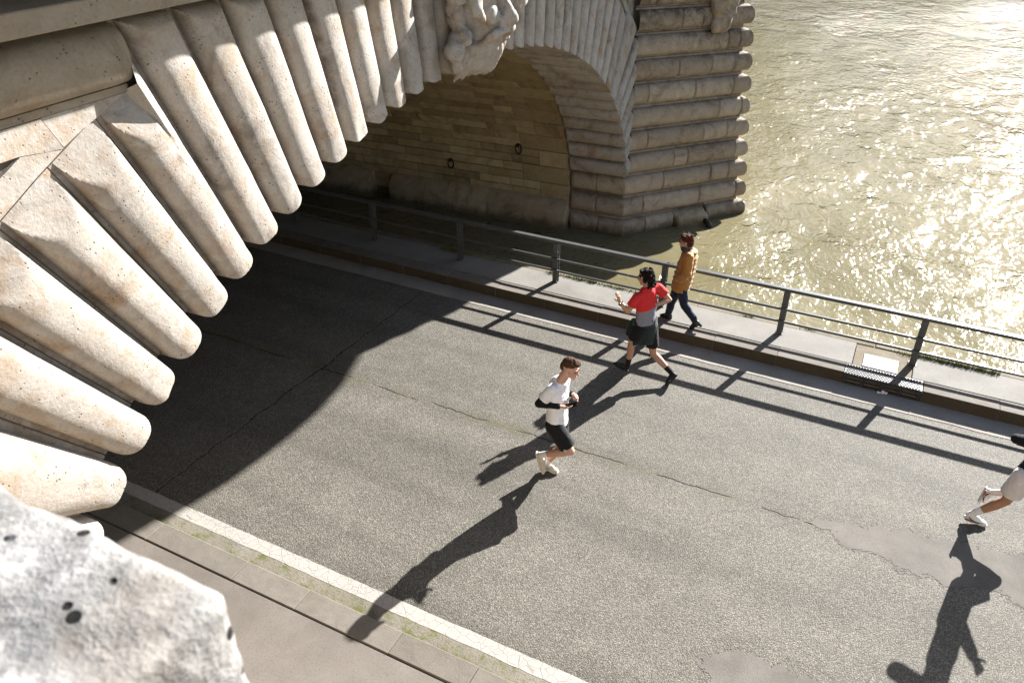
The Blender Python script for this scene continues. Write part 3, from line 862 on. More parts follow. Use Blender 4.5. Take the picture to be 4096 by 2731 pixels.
for sg in (-1, 1):
    face_plate('string_course', [(4.935, 5.30), (8.6, 5.30), (8.6, 5.35), (4.935, 5.35)], HB - .035, .3, M['band_stone'], sg)
    face_plate('spandrel_stone', [(4.94, 5.293), (5.636, 5.293), (5.545, 5.085), (5.375, 5.15)], HB - .02, .3, M['stone'], sg)
    face_plate('spandrel_stone', [(5.645, 5.293), (8.6, 5.293), (8.6, 5.12), (5.86, 5.12), (5.66, 5.09), (5.555, 5.08)], HB - .03, .3, M['stone'], sg)
    face_plate('spandrel_stone', [(5.86, 5.115), (6.15, 4.98), (6.6, 4.73), (7.2, 4.33), (7.9, 3.66), (7.95, 3.46), (7.62, 3.74), (7.0, 4.30), (6.25, 4.745), (5.79, 4.975), (5.57, 5.075)], HB - .03, .3, M['stone'], sg)
    face_plate('sunk_panel', [(5.80, 5.14), (8.6, 5.14), (8.6, 3.2), (7.6, 3.8), (6.1, 4.9)], HB + .06, .3, M['stone'], sg)
# cornice: lower band over the voussoirs, main cornice above the picture, parapet
def face_band(name, y0, z0, z1, y1=.5, x0=-30, x1=8.9, mat=None, seg=1.35):
    x = x0
    while x < x1 - .01:
        xe = min(x + seg, x1)
        g = .002
        v = [S((a, b, c)) for c in (z0, z1) for b in (y0, y1) for a in (x + g, xe - g)]
        f = [(0, 2, 3, 1), (4, 5, 7, 6), (0, 1, 5, 4), (2, 6, 7, 3), (0, 4, 6, 2), (1, 3, 7, 5)]
        bm = bmesh.new(); 
        for p in v: bm.verts.new(p)
        bm.verts.ensure_lookup_table()
        for q in f: bm.faces.new([bm.verts[i] for i in q])
        bmesh.ops.bevel(bm, geom=bm.edges[:], offset=.008, segments=1, affect='EDGES')
        me = bpy.data.meshes.new(name); bm.to_mesh(me); bm.free(); me.materials.append(mat or M['band_stone'])
        o = bpy.data.objects.new(name, me); COL.objects.link(o); o.parent = bridge
        x = xe
face_band('band_course', -.25, 5.83, 5.965, .5, -9.4, 8.9, seg=2.6)
face_band('main_cornice', -.76, 6.52, 6.85, .5, -14, 8.9, seg=4.6)
m = MB(); m.box(-30, 9.0, .02, .45, 6.85, 7.9); m.box(-30, 9.0, .38, .5, 5.96, 6.52); m.v = [S(p) for p in m.v]
m.build('parapet_wall', M['band_stone'], bridge)
m = MB(); m.box(-30, 60, .45, LB, 6.0, 6.9); m.box(12.4, 60, .2, LB, 5.9, 7.9); m.v = [S(p) for p in m.v]
m.build('deck', M['core'], bridge)
# refuge corbelled out over the cutwater
def ring(z, out): 
    pts = []
    for k in range(13):
        a = math.pi + math.pi * k / 12
        pts.append((XN + math.cos(a) * (1.55 + out * 1.0), nose_y(5.9) * .55 + math.sin(a) * (abs(nose_y(5.9)) * .45 + out)))
    return [S((x, y, z)) for x, y in pts]
rg = [ring(5.9, 0), ring(6.0, .05), ring(6.1, .50), ring(6.4, .85), ring(6.7, 1.06), ring(7.0, 1.18), ring(7.4, 1.27), ring(7.6, 1.28), ring(8.6, 1.32)]
v = sum(rg, []); L = 13
f = [(i * L + k, i * L + k + 1, (i + 1) * L + k + 1, (i + 1) * L + k) for i in range(len(rg) - 1) for k in range(L - 1)]
f += [tuple((len(rg) - 1) * L + k for k in range(L)), tuple(reversed(range(L)))] + [(i * L, (i + 1) * L, (i + 1) * L + L - 1, i * L + L - 1) for i in range(len(rg) - 1)]
obj('refuge', v, f, M['pier_stone'], bridge)

# carved keystone head
kb = Blob()
def kp(x, y, z): return np.array(S((x, y, z)))
kb.add([kp(x, y, z) for z in (4.42, 5.85) for y in (.3, -.02) for x in (-.28, .28)], [(0, 2, 3, 1), (4, 5, 7, 6), (0, 1, 5, 4), (2, 6, 7, 3), (0, 4, 6, 2), (1, 3, 7, 5)])
kb.ell(kp(0, -.20, 5.30), (.40, .34, .46)).ell(kp(0, -.24, 4.95), (.33, .28, .34)).ell(kp(0, -.14, 4.66), (.30, .22, .28))
kb.cone(kp(0, -.50, 5.28), kp(0, -.62, 5.06), .05, .09).ell(kp(-.09, -.55, 5.04), .06).ell(kp(.09, -.55, 5.04), .06)
for sg in (-1, 1):
    kb.ell(kp(sg * .20, -.45, 5.12), (.13, .10, .12)).cone(kp(sg * .06, -.52, 5.36), kp(sg * .30, -.40, 5.42), .07, .06)
    kb.chain([kp(sg * .05, -.56, 4.95), kp(sg * .22, -.50, 4.90), kp(sg * .36, -.36, 4.80)], [.06, .06, .035])
    for q in range(5):
        x0_ = sg * (.10 + .075 * q)
        pts = [kp(x0_, -.44 + .05 * q, 4.85 - .02 * q)]
        for w in range(4): pts.append(kp(x0_ * (1 - .06 * w) + .035 * math.sin(w * 2.1 + q), -.42 + .06 * q + .07 * w, 4.76 - .11 * w - .02 * q))
        kb.chain(pts, [.055, .065, .055, .045, .02])
    for q in range(8):
        a = q * .33 - .5
        c = kp(sg * (.50 + .10 * math.sin(q * 1.7)), -.10 - .06 * (q % 3), 4.62 + .15 * q)
        kb.ell(c, .10 + .03 * (q % 2)).ell(c + np.array((sg * .07, -.08, -.05)), .06)
    kb.chain([kp(sg * .42, -.25, 5.45), kp(sg * .60, -.42, 5.40), kp(sg * .66, -.50, 5.22), kp(sg * .56, -.52, 5.12)], [.10, .10, .08, .05])
    kb.chain([kp(sg * .50, -.12, 4.9), kp(sg * .62, -.2, 4.75), kp(sg * .58, -.14, 4.55)], [.09, .08, .05])
kb.chain([kp(0, -.42, 4.84), kp(.02, -.40, 4.66), kp(0, -.30, 4.48), kp(.02, -.2, 4.38)], [.07, .08, .06, .03])
kb.build('carved_head', M['stone'], bridge, .022, 3, noise=(.022, 6))
# carved drop on the cutwater
gb = Blob()
for q in range(26):
    s_ = 1.95 + random.gauss(0, .16); z_ = 3.55 + q * .10
    p, mm = pier_path(s_, min(z_, 5.5), False); k_ = .10 + .11 * random.random()
    gb.ell(S((p[0] + mm[0] * (HB + .05), p[1] + mm[1] * (HB + .05), z_)), (k_, k_, k_ * 1.4))
p, mm = pier_path(1.95, 3.5, False)
gb.chain([S((p[0] + mm[0] * .2, p[1] + mm[1] * .2, 5.6)), S((p[0] + mm[0] * .24, p[1] + mm[1] * .24, 4.2)), S((p[0] + mm[0] * .18, p[1] + mm[1] * .18, 3.42))], [.26, .2, .06])
gb.build('carved_drop', M['pier_stone'], bridge, .03, 2, noise=(.03, 5))

# mooring rings on the vault wall
def mooring_ring(y, z, label):
    s = z - ZC if z < ZC else np.interp(z, _pt[:2000, 1], _al[:2000])
    p, n = K(s); base = Vector(S((p[0], y, p[1])))
    e = empty('mooring_ring', bridge.matrix_basis @ base if False else (Matrix.Translation(bridge.location) @ Matrix.Rotation(AZ, 4, 'Z')) @ base, AZ)
    tag(e, label, 'mooring ring', 'iron rings on the pier wall')
    mm = MB(); mm.tube([(-.04, .12 * math.cos(a) * .62, -.09 + .115 * math.sin(a)) for a in np.linspace(0, 2 * math.pi, 25)[:-1]], .018, 8, closed=True)
    mm.build('ring', M['iron'], e, True)
    mm = MB(); mm.tube([(.05, 0, 0), (-.04, 0, .01), (-.075, 0, -.005), (-.07, 0, -.035)], .03, 8)
    mm.build('staple', M['iron'], e, True)
mooring_ring(4.47, .35, 'rusty iron ring hanging low on the vault wall, the one nearer the dark end')
mooring_ring(2.62, .97, 'rusty iron ring hanging on the vault wall close to the rounded pier stones')

# ---- quay wall and the parapet the photographer leans over
m = MB(); m.box(-26, 20, -.35, .50, -.5, 4.9)
qw = m.build('quay_wall', M['band_stone']); tag(qw, 'tall limestone quay wall below the foreground parapet', 'wall')
pc = at_z(895, 2348, 5.75)
pb_ = Blob(); px1, py1 = pc.x, pc.y
pb_.add([(x, y, z) for z in (4.85, 5.75) for y in (py1 - .62, py1) for x in (px1 - 2.6, px1 + .012)], [(0, 2, 3, 1), (4, 5, 7, 6), (0, 1, 5, 4), (2, 6, 7, 3), (0, 4, 6, 2), (1, 3, 7, 5)])
par = pb_.build('parapet_stone', M['parapet'], None, .016, 6, noise=(.012, 7))
tag(par, 'blurred pale pitted parapet stone in the near left corner', 'parapet')

# ================================================================== RAILING
rail = tag(empty('railing', (-3, 11.475, KERB)), 'grey green steel railing with three rails along the riverside pavement', 'railing')
def rl(mb, name, mat=M['rail'], smooth=False):
    o = mb.build(name, mat, rail); o.data.transform(Matrix.Translation((3, -11.475, -KERB))); return o
POSTX = [-5.035 + 1.958 * i + .09 for i in range(-6, 7)]
RY = 11.475
for x in POSTX:
    m = MB(); z0, z1 = KERB, .945
    m.box(x - .045, x + .045, RY - .045, RY - .033, z0, z1, .002)
    m.box(x - .045, x + .045, RY + .033, RY + .045, z0, z1, .002)
    m.box(x - .005, x + .005, RY - .033, RY + .033, z0, z1)
    m.box(x - .06, x + .06, RY - .06, RY + .06, z0, z0 + .008, .002)
    rl(m, 'post')
seg = [POSTX[0] - .5] + [POSTX[i] + .52 for i in range(1, len(POSTX), 2)] + [POSTX[-1] + .5]
for a, b in zip(seg[:-1], seg[1:]):
    m = MB(); m.box(a + .002, b - .002, RY - .045, RY + .045, .948, .998, .005); rl(m, 'top_rail')
for z, nm in ((.655, 'middle_rail'), (.435, 'lower_rail')):
    o_ = -.6 if z > .5 else .75
    sg_ = [POSTX[0] - .5] + [POSTX[i] + o_ for i in range(1, len(POSTX), 2)] + [POSTX[-1] + .5]
    for a, b in zip(sg_[:-1], sg_[1:]):
        m = MB(); m.box(a + .002, b - .002, RY - .078, RY - .045, z - .018, z + .018, .004); rl(m, nm)

m = MB()
q0 = at_z(2672, 1046, 1.0)
for k, pts in enumerate([[(0, .0), (.05, .03), (.0, .035), (.06, .005)], [(.08, .0), (.10, .035), (.12, .0)], [(.085, .015), (.115, .015)], [(.15, .0), (.16, .035), (.175, .005), (.19, .03)]]):
    m.tube([(q0.x + a, 11.455 + b, 1.0 - .0005) for a, b in pts], .0022, 5)
rl(m, 'scribble', M['black_boot'])

# ================================================================== DRAIN, COVER PLATE, LITTER
dr = tag(empty('storm_drain', (.57, 10.9, KERB)), 'cast iron kerb inlet drain with slotted front and studded top', 'drain')
def dl(mb, name, mat=M['cast']):
    o = mb.build(name, mat, dr); o.data.transform(Matrix.Translation((-.57, -10.9, -KERB))); return o
m = MB(); m.box(.045, 1.105, 10.765, 11.045, KERB - .02, KERB, .004); dl(m, 'top_plate')
m = MB()
for i in range(26):
    for j in range(7):
        x = .075 + i * .0395 + (.0197 if j % 2 else 0); y = 10.79 + j * .037
        if x < 1.08: m.box(x - .014, x + .014, y - .006, y + .006, KERB - .001, KERB + .008, .002)
tag(dl(m, 'tread_studs'), kind='stuff')
m = MB(); m.box(.045, 1.105, 10.765, 10.785, KERB - .06, KERB - .021); m.box(.045, 1.105, 10.765, 10.785, .008, .035)
for x in (.045, .30, .556, .812, 1.06):
    m.box(x, x + .045, 10.764, 10.786, .034, KERB - .059)
m.box(.05, 1.10, 10.775, 10.79, .075, .095)
dl(m, 'slotted_front')
m = MB(); m.box(.05, 1.10, 10.95, 11.03, -.3, KERB - .03); dl(m, 'inner_chamber', M['iron'])
cp = tag(empty('access_cover', (.5, 11.25, KERB)), 'shiny steel tread plate cover set in the pavement by the drain', 'cover plate')
m = MB(); m.box(-.24, .245, -.185, .19, -.012, .008, .002); m.build('plate', M['steel'], cp)
m = MB()
for i in range(22):
    for j in range(16):
        x = -.225 + i * .0215; y = -.17 + j * .0225; a = .8 if (i + j) % 2 else -.8
        Mx = Matrix.Translation((x, y, .0085)) @ Matrix.Rotation(a, 4, 'Z'); m.box(-.009, .009, -.0028, .0028, -.001, .0025, 0, Mx)
tag(m.build('tread_pattern', M['steel'], cp), kind='stuff')
m = MB()
for x in (-.165, .165): m.tube([(x, -.02, .0085), (x, -.02, .0095)], .013, 12)
m.build('lifting_hole', M['iron'], cp)
bl = Blob(); q = at_z(3530, 1570, .03)
for k in range(9): bl.ell(q + Vector((random.uniform(-.06, .06), random.uniform(-.02, .02), random.uniform(-.01, .02))), (random.uniform(.015, .035), random.uniform(.012, .022), random.uniform(.008, .02)))
tag(bl.build('crumpled_tissue', M['litter'], None, .006, 1, noise=(.008, 30)), 'crumpled white tissue lying in the gutter below the drain', 'litter')

# ================================================================== GRASS ALONG THE COPING JOINT
gv = []; gf = []
def blade(p, h, lean, a, w=.0035):
    d = Vector((math.cos(a), math.sin(a), 0)); s_ = Vector((-d.y, d.x, 0)) * w
    b = len(gv); p = Vector(p)
    mid = p + d * lean * .35 + Vector((0, 0, h * .6)); tip = p + d * lean + Vector((0, 0, h))
    gv.extend([p - s_, p + s_, mid + s_ * .7, mid - s_ * .7, tip]); gf.extend([(b, b + 1, b + 2, b + 3), (b + 3, b + 2, b + 4)])
for k in range(16000):
    x = random.uniform(-7.5, 3.2)
    dens = max(0, fbm((x, 0, 0), 1.3, 3, 2.0) + .12)
    if 1.0 < x < 2.1: dens += .55
    if -5.2 < x < -2.9: dens += .25
    if random.random() > dens: continue
    blade((x, 11.731 + random.gauss(0, .008 + .006 * dens), KERB - .012), random.uniform(.02, .075) * (.6 + dens), random.uniform(.005, .045), random.uniform(0, 6.28), .0045)
for (cx_, cy_, n_, hh) in ((-2.95, 11.72, 130, .11), (.82, 11.70, 40, .07), (-3.85, 11.72, 90, .06), (-4.45, 11.80, 160, .03), (-1.6, 11.82, 120, .03), (-.6, 11.83, 60, .03)):
    for k in range(n_): blade((cx_ + random.gauss(0, .06), cy_ + random.gauss(0, .02), KERB - .012), random.uniform(.3, 1) * hh, random.uniform(.01, .05), random.uniform(0, 6.28), .004)
tag(obj('grass_tufts', gv, gf, M['grass']), 'short grass and moss in the joint beside the coping stones', 'grass', kind='stuff')

# ================================================================== PEOPLE
def nrm(v): v = Vector(v); return v.normalized()
def hand(b, wrist, dirv, palm_n, size=1.0, curl=.5, thumb_side=1):
    """palm and five bent fingers; dirv = towards the fingertips, palm_n = out of the palm"""
    d = nrm(dirv); n = nrm(Vector(palm_n) - d * Vector(palm_n).dot(d)); s = d.cross(n)
    w = Vector(wrist)
    b.cone(w, w + d * .085 * size, .027 * size, .036 * size, side=s, flat=.55)
    for k, (off, L) in enumerate(((-.030, .068), (-.010, .078), (.010, .074), (.029, .058))):
        base = w + d * .085 * size + s * off * size
        a1 = curl * 1.1; p1 = base + (d * math.cos(a1 * .5) + n * math.sin(a1 * .5)) * L * .5 * size
        p2 = p1 + (d * math.cos(a1 * 1.4) + n * math.sin(a1 * 1.4)) * L * .32 * size
        p3 = p2 + (d * math.cos(a1 * 2.1) + n * math.sin(a1 * 2.1)) * L * .25 * size
        b.chain([base, p1, p2, p3], [.0095 * size, .009 * size, .0085 * size, .007 * size])
    tb = w + d * .030 * size - s * thumb_side * .030 * size
    t1 = tb + (d * .6 - s * thumb_side * .6 + n * .35).normalized() * .042 * size
    t2 = t1 + (d * .9 - s * thumb_side * .1 + n * .5).normalized() * .032 * size
    b.chain([tb, t1, t2], [.013 * size, .011 * size, .009 * size])
def head(b, c, fwd, up, sz=1.0):
    """skull, jaw, brow, nose, ears, lips on the body blob"""
    f_ = nrm(fwd); u_ = nrm(Vector(up) - f_ * Vector(up).dot(f_)); s_ = f_.cross(u_); c = Vector(c)
    P = lambda x, y, z: c + (s_ * x + f_ * y + u_ * z) * sz
    ax = (s_, f_, u_)
    b.ell(P(0, -.012, .022), (.074 * sz, .093 * sz, .092 * sz), ax)
    b.ell(P(0, .030, -.045), (.056 * sz, .062 * sz, .070 * sz), ax)
    b.ell(P(0, .068, -.092), (.026 * sz, .022 * sz, .022 * sz), ax)
    b.cone(P(0, .088, .012), P(0, .108, -.024), .009 * sz, .013 * sz)
    for sg in (-1, 1):
        b.ell(P(sg * .034, .066, -.030), (.022 * sz, .020 * sz, .022 * sz), ax)
        b.ell(P(sg * .077, -.012, -.012), (.010 * sz, .021 * sz, .031 * sz), ax)
        b.ell(P(sg * .028, .076, .026), (.024 * sz, .014 * sz, .009 * sz), ax)
    b.ell(P(0, .080, -.058), (.021 * sz, .013 * sz, .010 * sz), ax)
    return P, ax
def face(P, ax, parent, sz=1.0):
    e = Blob()
    for sg in (-1, 1): e.cone(P(sg * .016, .092, .033), P(sg * .046, .078, .034), .0055 * sz, .004 * sz)
    e.build('eyebrows', M['dark_brow'], parent, .004, 1)
    e = Blob()
    for sg in (-1, 1): e.ell(P(sg * .031, .080, .010), (.013 * sz, .008 * sz, .0065 * sz), ax)
    e.build('eyes', M['dark_brow'], parent, .003, 1)
    e = Blob(); e.ell(P(0, .094, -.057), (.020 * sz, .006 * sz, .007 * sz), ax)
    e.build('lips', M['lip'], parent, .003, 1)
def shoe(parent, ankle, heel, toe, mat, sole_mat, name='shoe', up=None, w=.044, hgt=.085):
    heel, toe, ankle = Vector(heel), Vector(toe), Vector(ankle)
    d = (toe - heel).normalized(); u = ankle - heel; u = (u - d * u.dot(d)).normalized() if up is None else nrm(up); u = (u - d * u.dot(d)).normalized(); s = d.cross(u); L = (toe - heel).length
    b = Blob(); P = lambda x, y, z: heel + d * x * L + s * y + u * z
    ax = (d, s, u)
    b.ell(P(.16, 0, .050), (L * .17, w * .82, .048), ax).ell(P(.42, 0, .052), (L * .26, w * .86, .046), ax)
    b.ell(P(.72, 0, .036), (L * .26, w * 1.02, .034), ax).ell(P(.52, 0, .036), (L * .44, w * .9, .034), ax)
    b.cone(P(.18, 0, .05), P(.20, 0, hgt), w * .78, w * .86, side=d, caps=(True, False))
    o = b.build(name, mat, parent, .008, 3)
    q = Blob()
    for k in range(9):
        t = k / 8; ww = w * (.80 + .30 * math.sin(math.pi * min(1, t * .9 + .02)) - .12 * math.sin(math.pi * t * 2) * .5)
        q.ell(P(.06 + .88 * t, 0, .012 + (.012 if t > .95 else 0)), (L * .10, ww, .016), ax)
    q.build('sole', sole_mat, o, .008, 2)
    return o
def leg_body(b, hip, knee, ankle, heel, toe, sz=1.0):
    hip, knee, ankle = Vector(hip), Vector(knee), Vector(ankle)
    b.cone(hip, knee, .085 * sz, .054 * sz)
    b.ell(knee, .056 * sz)
    cal = knee.lerp(ankle, .32)
    b.chain([knee, cal, ankle], [.051 * sz, .056 * sz, .034 * sz])
    b.ell(ankle, .034 * sz)
def torso_frame(shL, shR, hipL, hipR):
    s = nrm(Vector(shR) - Vector(shL)); sh = (Vector(shL) + Vector(shR)) / 2; hp = (Vector(hipL) + Vector(hipR)) / 2
    return s, sh, hp
def person(name, label, J, fwd, face_f, face_up, skin, fit, hands, sz=1.0, group='people on the riverbank'):
    """J: joints in world space. returns the parent, the head frame"""
    base = Vector(((J['hipL'].x + J['hipR'].x) / 2, (J['hipL'].y + J['hipR'].y) / 2, J['ground']))
    e = empty(name, base); tag(e, label, 'person', group)
    sub = lambda p: Vector(p) - base
    j = {k: (sub(p) if isinstance(p, Vector) else p) for k, p in J.items()}
    b = Blob()
    P, ax = head(b, j['head'], face_f, face_up, sz * 1.08)
    s, sh, hp = torso_frame(j['shL'], j['shR'], j['hipL'], j['hipR'])
    nk = sh + (j['head'] - sh) * .35
    b.cone(sh, P(0, -.02, -.06), .066 * sz, .056 * sz).cone(j['shL'].lerp(j['shR'], .3) , P(0, -.03, -.09), .045, .045).cone(j['shL'].lerp(j['shR'], .7), P(0, -.03, -.09), .045, .045)
    ch = sh.lerp(hp, .28); wa = sh.lerp(hp, .68)
    b.cone(sh, ch, .13 * sz, .145 * sz, side=s, flat=.66).cone(ch, wa, .145 * sz, .12 * sz, side=s, flat=.68).cone(wa, hp, .12 * sz, .14 * sz, side=s, flat=.72)
    b.cone(j['shL'], j['shR'], .05 * sz, .05 * sz)
    for sd in 'LR':
        b.ell(j['sh' + sd], .058 * sz)
        b.cone(j['sh' + sd], j['el' + sd], .050 * sz, .038 * sz)
        fa = j['el' + sd].lerp(j['wr' + sd], .3)
        b.chain([j['el' + sd], fa, j['wr' + sd]], [.038 * sz, .040 * sz, .026 * sz])
        leg_body(b, j['hip' + sd], j['kn' + sd], j['an' + sd], j['heel' + sd], j['toe' + sd], sz)
    for sd, (dv, pn, curl, ts) in hands.items():
        hand(b, j['wr' + sd], dv, pn, sz, curl, ts)
    b.build('body', skin, e, .0072, 4)
    face(P, ax, e, sz * 1.08)
    return e, j, P, ax, s, sh, hp
def shirt(e, j, s, sh, hp, mat, hem=1.06, sleeve=.62, sl_end=.066, loose=1.0, name='shirt', waist=.152, flat=.74, chest=.168):
    b = Blob(); ch = sh.lerp(hp, .26); wa = sh.lerp(hp, .66); he = sh.lerp(hp, hem)
    f_ = flat
    b.cone(sh + (sh - ch) * .18, ch, .125 * loose, chest * loose, side=s, flat=f_ * .9, caps=(False, False)).ell(sh.lerp(ch, .5), (.155, .11, .13), (s, nrm(s.cross(ch - sh)), nrm(sh - ch)))
    b.cone(ch, wa, chest * loose, (waist - .004) * loose, side=s, flat=f_, caps=(False, False)).cone(wa, he, (waist - .004) * loose, waist * 1.06 * loose, side=s, flat=f_ + .02, caps=(False, False))
    b.cone(j['shL'], j['shR'], .068, .068)
    nk_ = sh + (j['head'] - sh).normalized() * .085
    b.cone(sh, nk_, .115, .082, caps=(True, False))
    for sd in 'LR':
        q = j['sh' + sd].lerp(j['el' + sd], sleeve)
        b.ell(j['sh' + sd], .071).cone(j['sh' + sd], q, .070, sl_end, caps=(True, False))
    return b.build(name, mat, e, .0085, 5, noise=(.006, 9))
def shorts(e, j, s, sh, hp, mat, length=.62, r_end=.098, name='shorts', r_top=.165):
    b = Blob(); wa = hp.lerp(sh, .16)
    b.cone(wa, hp, r_top * .93, r_top, side=s, flat=.76, caps=(False, True))
    for sd in 'LR':
        q = j['hip' + sd].lerp(j['kn' + sd], length)
        b.cone(j['hip' + sd], q, .112, r_end, caps=(True, False))
    return b.build(name, mat, e, .009, 4, noise=(.008, 8))
def sleeve_piece(e, a, b_, c, r, name, mat, end=1.0):
    q = Blob(); q.chain([a, b_, Vector(b_).lerp(Vector(c), end)], r); return q.build(name, mat, e, .008, 3, noise=(.004, 12))
def sock(e, ankle, knee, h, mat, r=.040):
    b = Blob(); a = Vector(ankle); k = a + (Vector(knee) - a).normalized() * h
    b.cone(a + (a - k).normalized() * .05, k, r * .95, r * 1.12, caps=(True, False)); return b.build('sock', mat, e, .007, 2)

# ---- runner in white, reading a phone
def A1(x, y, Y): return at_y(2000 + .3826 * x, 1350 + .3826 * y, Y)
Y0 = 6.98
J = dict(head=A1(738, 322, Y0), shR=A1(548, 545, Y0 - .17), shL=A1(672, 432, Y0 + .15), elR=A1(405, 690, Y0 - .24), wrR=A1(625, 718, Y0 - .16),
         elL=A1(650, 560, Y0 + .24), wrL=A1(765, 592, Y0 + .06), hipR=A1(560, 905, Y0 - .09), hipL=A1(625, 838, Y0 + .08),
         knR=A1(735, 1185, Y0 - .10), anR=A1(455, 1222, Y0 - .08), knL=A1(640, 1120, Y0 + .07), anL=A1(492, 1310, Y0 + .03),
         heelR=A1(372, 1195, Y0 - .08), toeR=A1(440, 1415, Y0 - .08), heelL=A1(476, 1365, Y0 + .03), toeL=A1(605, 1432, Y0 + .03), ground=0.0)
J['heelL'].z = max(.0, min(J['heelL'].z, .03)); J['toeL'].z = .0
fw = nrm((1, -.02, 0))
e, j, P, ax, s, sh, hp = person('person', 'runner in white T-shirt, black sleeves and black shorts looking at a phone', J, fw, (1, -.10, -.30), (.25, 0, 1), M['skin_fair'], 1.0,
    {'R': ((1, .1, .1), (0, .35, 1), .35, 1), 'L': ((.6, -.5, .25), (.2, -1, -.2), 1.15, -1)})
base1 = e.location.copy()
shirt(e, j, s, sh, hp, M['white_shirt'], 1.04, .66, .080, 1.08)
for sd in 'LR': sleeve_piece(e, j['sh' + sd].lerp(j['el' + sd], .35), j['el' + sd], j['wr' + sd], [.056, .050, .036], 'under_sleeve', M['black_cloth'], .93)
sh1 = shorts(e, j, s, sh, hp, M['short_black'], .84, .106)
for sd in 'LR':
    sock(e, j['an' + sd], j['kn' + sd], .07, M['sock'])
    shoe(e, j['an' + sd], j['heel' + sd], j['toe' + sd], M['beige_shoe'], M['beige_sole'], up=(0, 0, 1) if sd == 'L' else None)
hb_ = Blob(); hb_.ell(P(0, -.025, .055), (.083, .097, .078), ax).ell(P(0, -.075, .0), (.070, .050, .075), ax).ell(P(0, .045, .098), (.060, .050, .035), ax)
for k in range(60):
    a = random.uniform(0, 6.28); q_ = random.random() ** .5; hb_.ell(P(.058 * q_ * math.cos(a), .005 + .07 * q_ * math.sin(a), .122 - .035 * q_ + random.uniform(-.006, .008)), random.uniform(.012, .020))
hb_.build('hair', M['hair_brown'], e, .006, 3, noise=(.005, 55))
eb = Blob(); eb.cone(P(.088, .008, -.005), P(.090, .016, -.035), .009, .006); eb.build('earbud', M['white_plastic'], e, .003, 1)
# small dark mark on the chest and a pale three-bar mark on the shorts
fr = nrm(Vector(fw)); 
mk = MB(); c = sh.lerp(hp, .26) + fr * .138 + s * .045
for k in (0, 1): mk.box(-.016 + .012 * k, .0 + .012 * k, -.002, .002, -.004 + .0 * k, .004, 0, Matrix.Translation(c) @ Matrix.Rotation(.5 - k, 4, 'Y'))
mk.build('chest_mark', M['black_cloth'], e)
mk = MB(); c = j['hipR'].lerp(j['knR'], .74) + Vector((.035, -.105, -.01))
for k in range(3): mk.box(-.006, .006, -.002, .002, -.010 - .006 * k, .010 + .006 * k, 0, Matrix.Translation(c + Vector((.014 * k - .014, 0, -.004 * k))) @ Matrix.Rotation(.5, 4, 'Y'))
mk.build('shorts_mark', M['white_plastic'], e)
# phone in his hand: a thing of its own
pw = base1 + j['wrR'] + Vector((.13, .03, .035))
ph = tag(empty('phone', pw, 0), 'black phone held in the hand of the runner in white', 'phone')
ph.rotation_euler = (math.radians(25), math.radians(-20), math.radians(15))
mk = MB(); mk.box(-.072, .072, -.036, .036, -.0045, .0045, .003); mk.build('case', M['phone'], ph)
mk = MB(); mk.box(-.068, .068, -.033, .033, .0046, .0052); mk.build('screen', M['phone'], ph)

# ---- runner in red and grey
def A2(x, y, Y): return at_y(2400 + .4464 * x, 900 + .4464 * y, Y)
Y0 = 9.62
J = dict(head=A2(405, 468, Y0 + .06), shL=A2(325, 655, Y0 - .16), shR=A2(522, 562, Y0 + .17), elL=A2(250, 775, Y0 - .22), wrL=A2(178, 690, Y0 - .24),
         elR=A2(622, 668, Y0 + .20), wrR=A2(520, 712, Y0 + .02), hipL=A2(355, 930, Y0 - .09), hipR=A2(450, 893, Y0 + .09),
         knL=A2(285, 1045, Y0 - .10), anL=A2(252, 1240, Y0 - .10), knR=A2(478, 1150, Y0 + .08), anR=A2(632, 1315, Y0 + .02),
         heelL=A2(250, 1312, Y0 - .10), toeL=A2(120, 1245, Y0 - .11), heelR=A2(690, 1345, Y0 - .04), toeR=A2(598, 1440, Y0 - .10), ground=0.0)
e, j, P, ax, s, sh, hp = person('person', 'curly haired runner in red and grey T-shirt with a dark jacket tied round the waist', J, (-1, 0, 0), (-1, .12, -.28), (-.2, 0, 1), M['skin_mid'], 1.0,
    {'L': ((-.25, -.1, 1), (-1, .3, -.3), .35, -1), 'R': ((-1, -.2, -.1), (-.3, -.6, -.6), 1.2, 1)})
sh2 = shirt(e, j, s, sh, hp, M['red_shirt'], .86, .60, .074, 1.04)
me = sh2.data; at_ = me.attributes.new('panel', 'FLOAT', 'POINT')
axis = (hp - sh); LL = axis.length; axis.normalize()
vals = []
for v_ in me.vertices:
    t = (v_.co - sh).dot(axis) / LL; lat = (v_.co - sh).dot(s)
    dep = (v_.co - sh).dot(nrm(s.cross(Vector((0, 0, 1)))))
    vals.append(1.0 if (t > .36 - .5 * lat and dep > -.02) else 0.0)
at_.data.foreach_set('value', vals)
shorts(e, j, s, sh, hp, M['short_black'], .74, .100, r_top=.145)
jb = Blob(); wa = sh.lerp(hp, .80); fwd2 = Vector((-1, 0, 0))
jb.cone(sh.lerp(hp, .70), sh.lerp(hp, .90), .150, .160, side=s, flat=.78, caps=(False, False))
ax3 = nrm(hp - sh)
for k in range(20):
    a = math.radians(-60 + 258 * k / 19); q = hp.lerp(sh, .20) - s * (.135 * math.cos(a)) - fwd2 * (.090 * math.sin(a))
    ln = .32 + .02 * math.sin(k * 1.9) - (.07 if k < 2 else 0)
    jb.cone(q, q + Vector((.0, 0, -ln)) - s * .015 * math.cos(a) - fwd2 * .03 * math.sin(a), .040, .038)
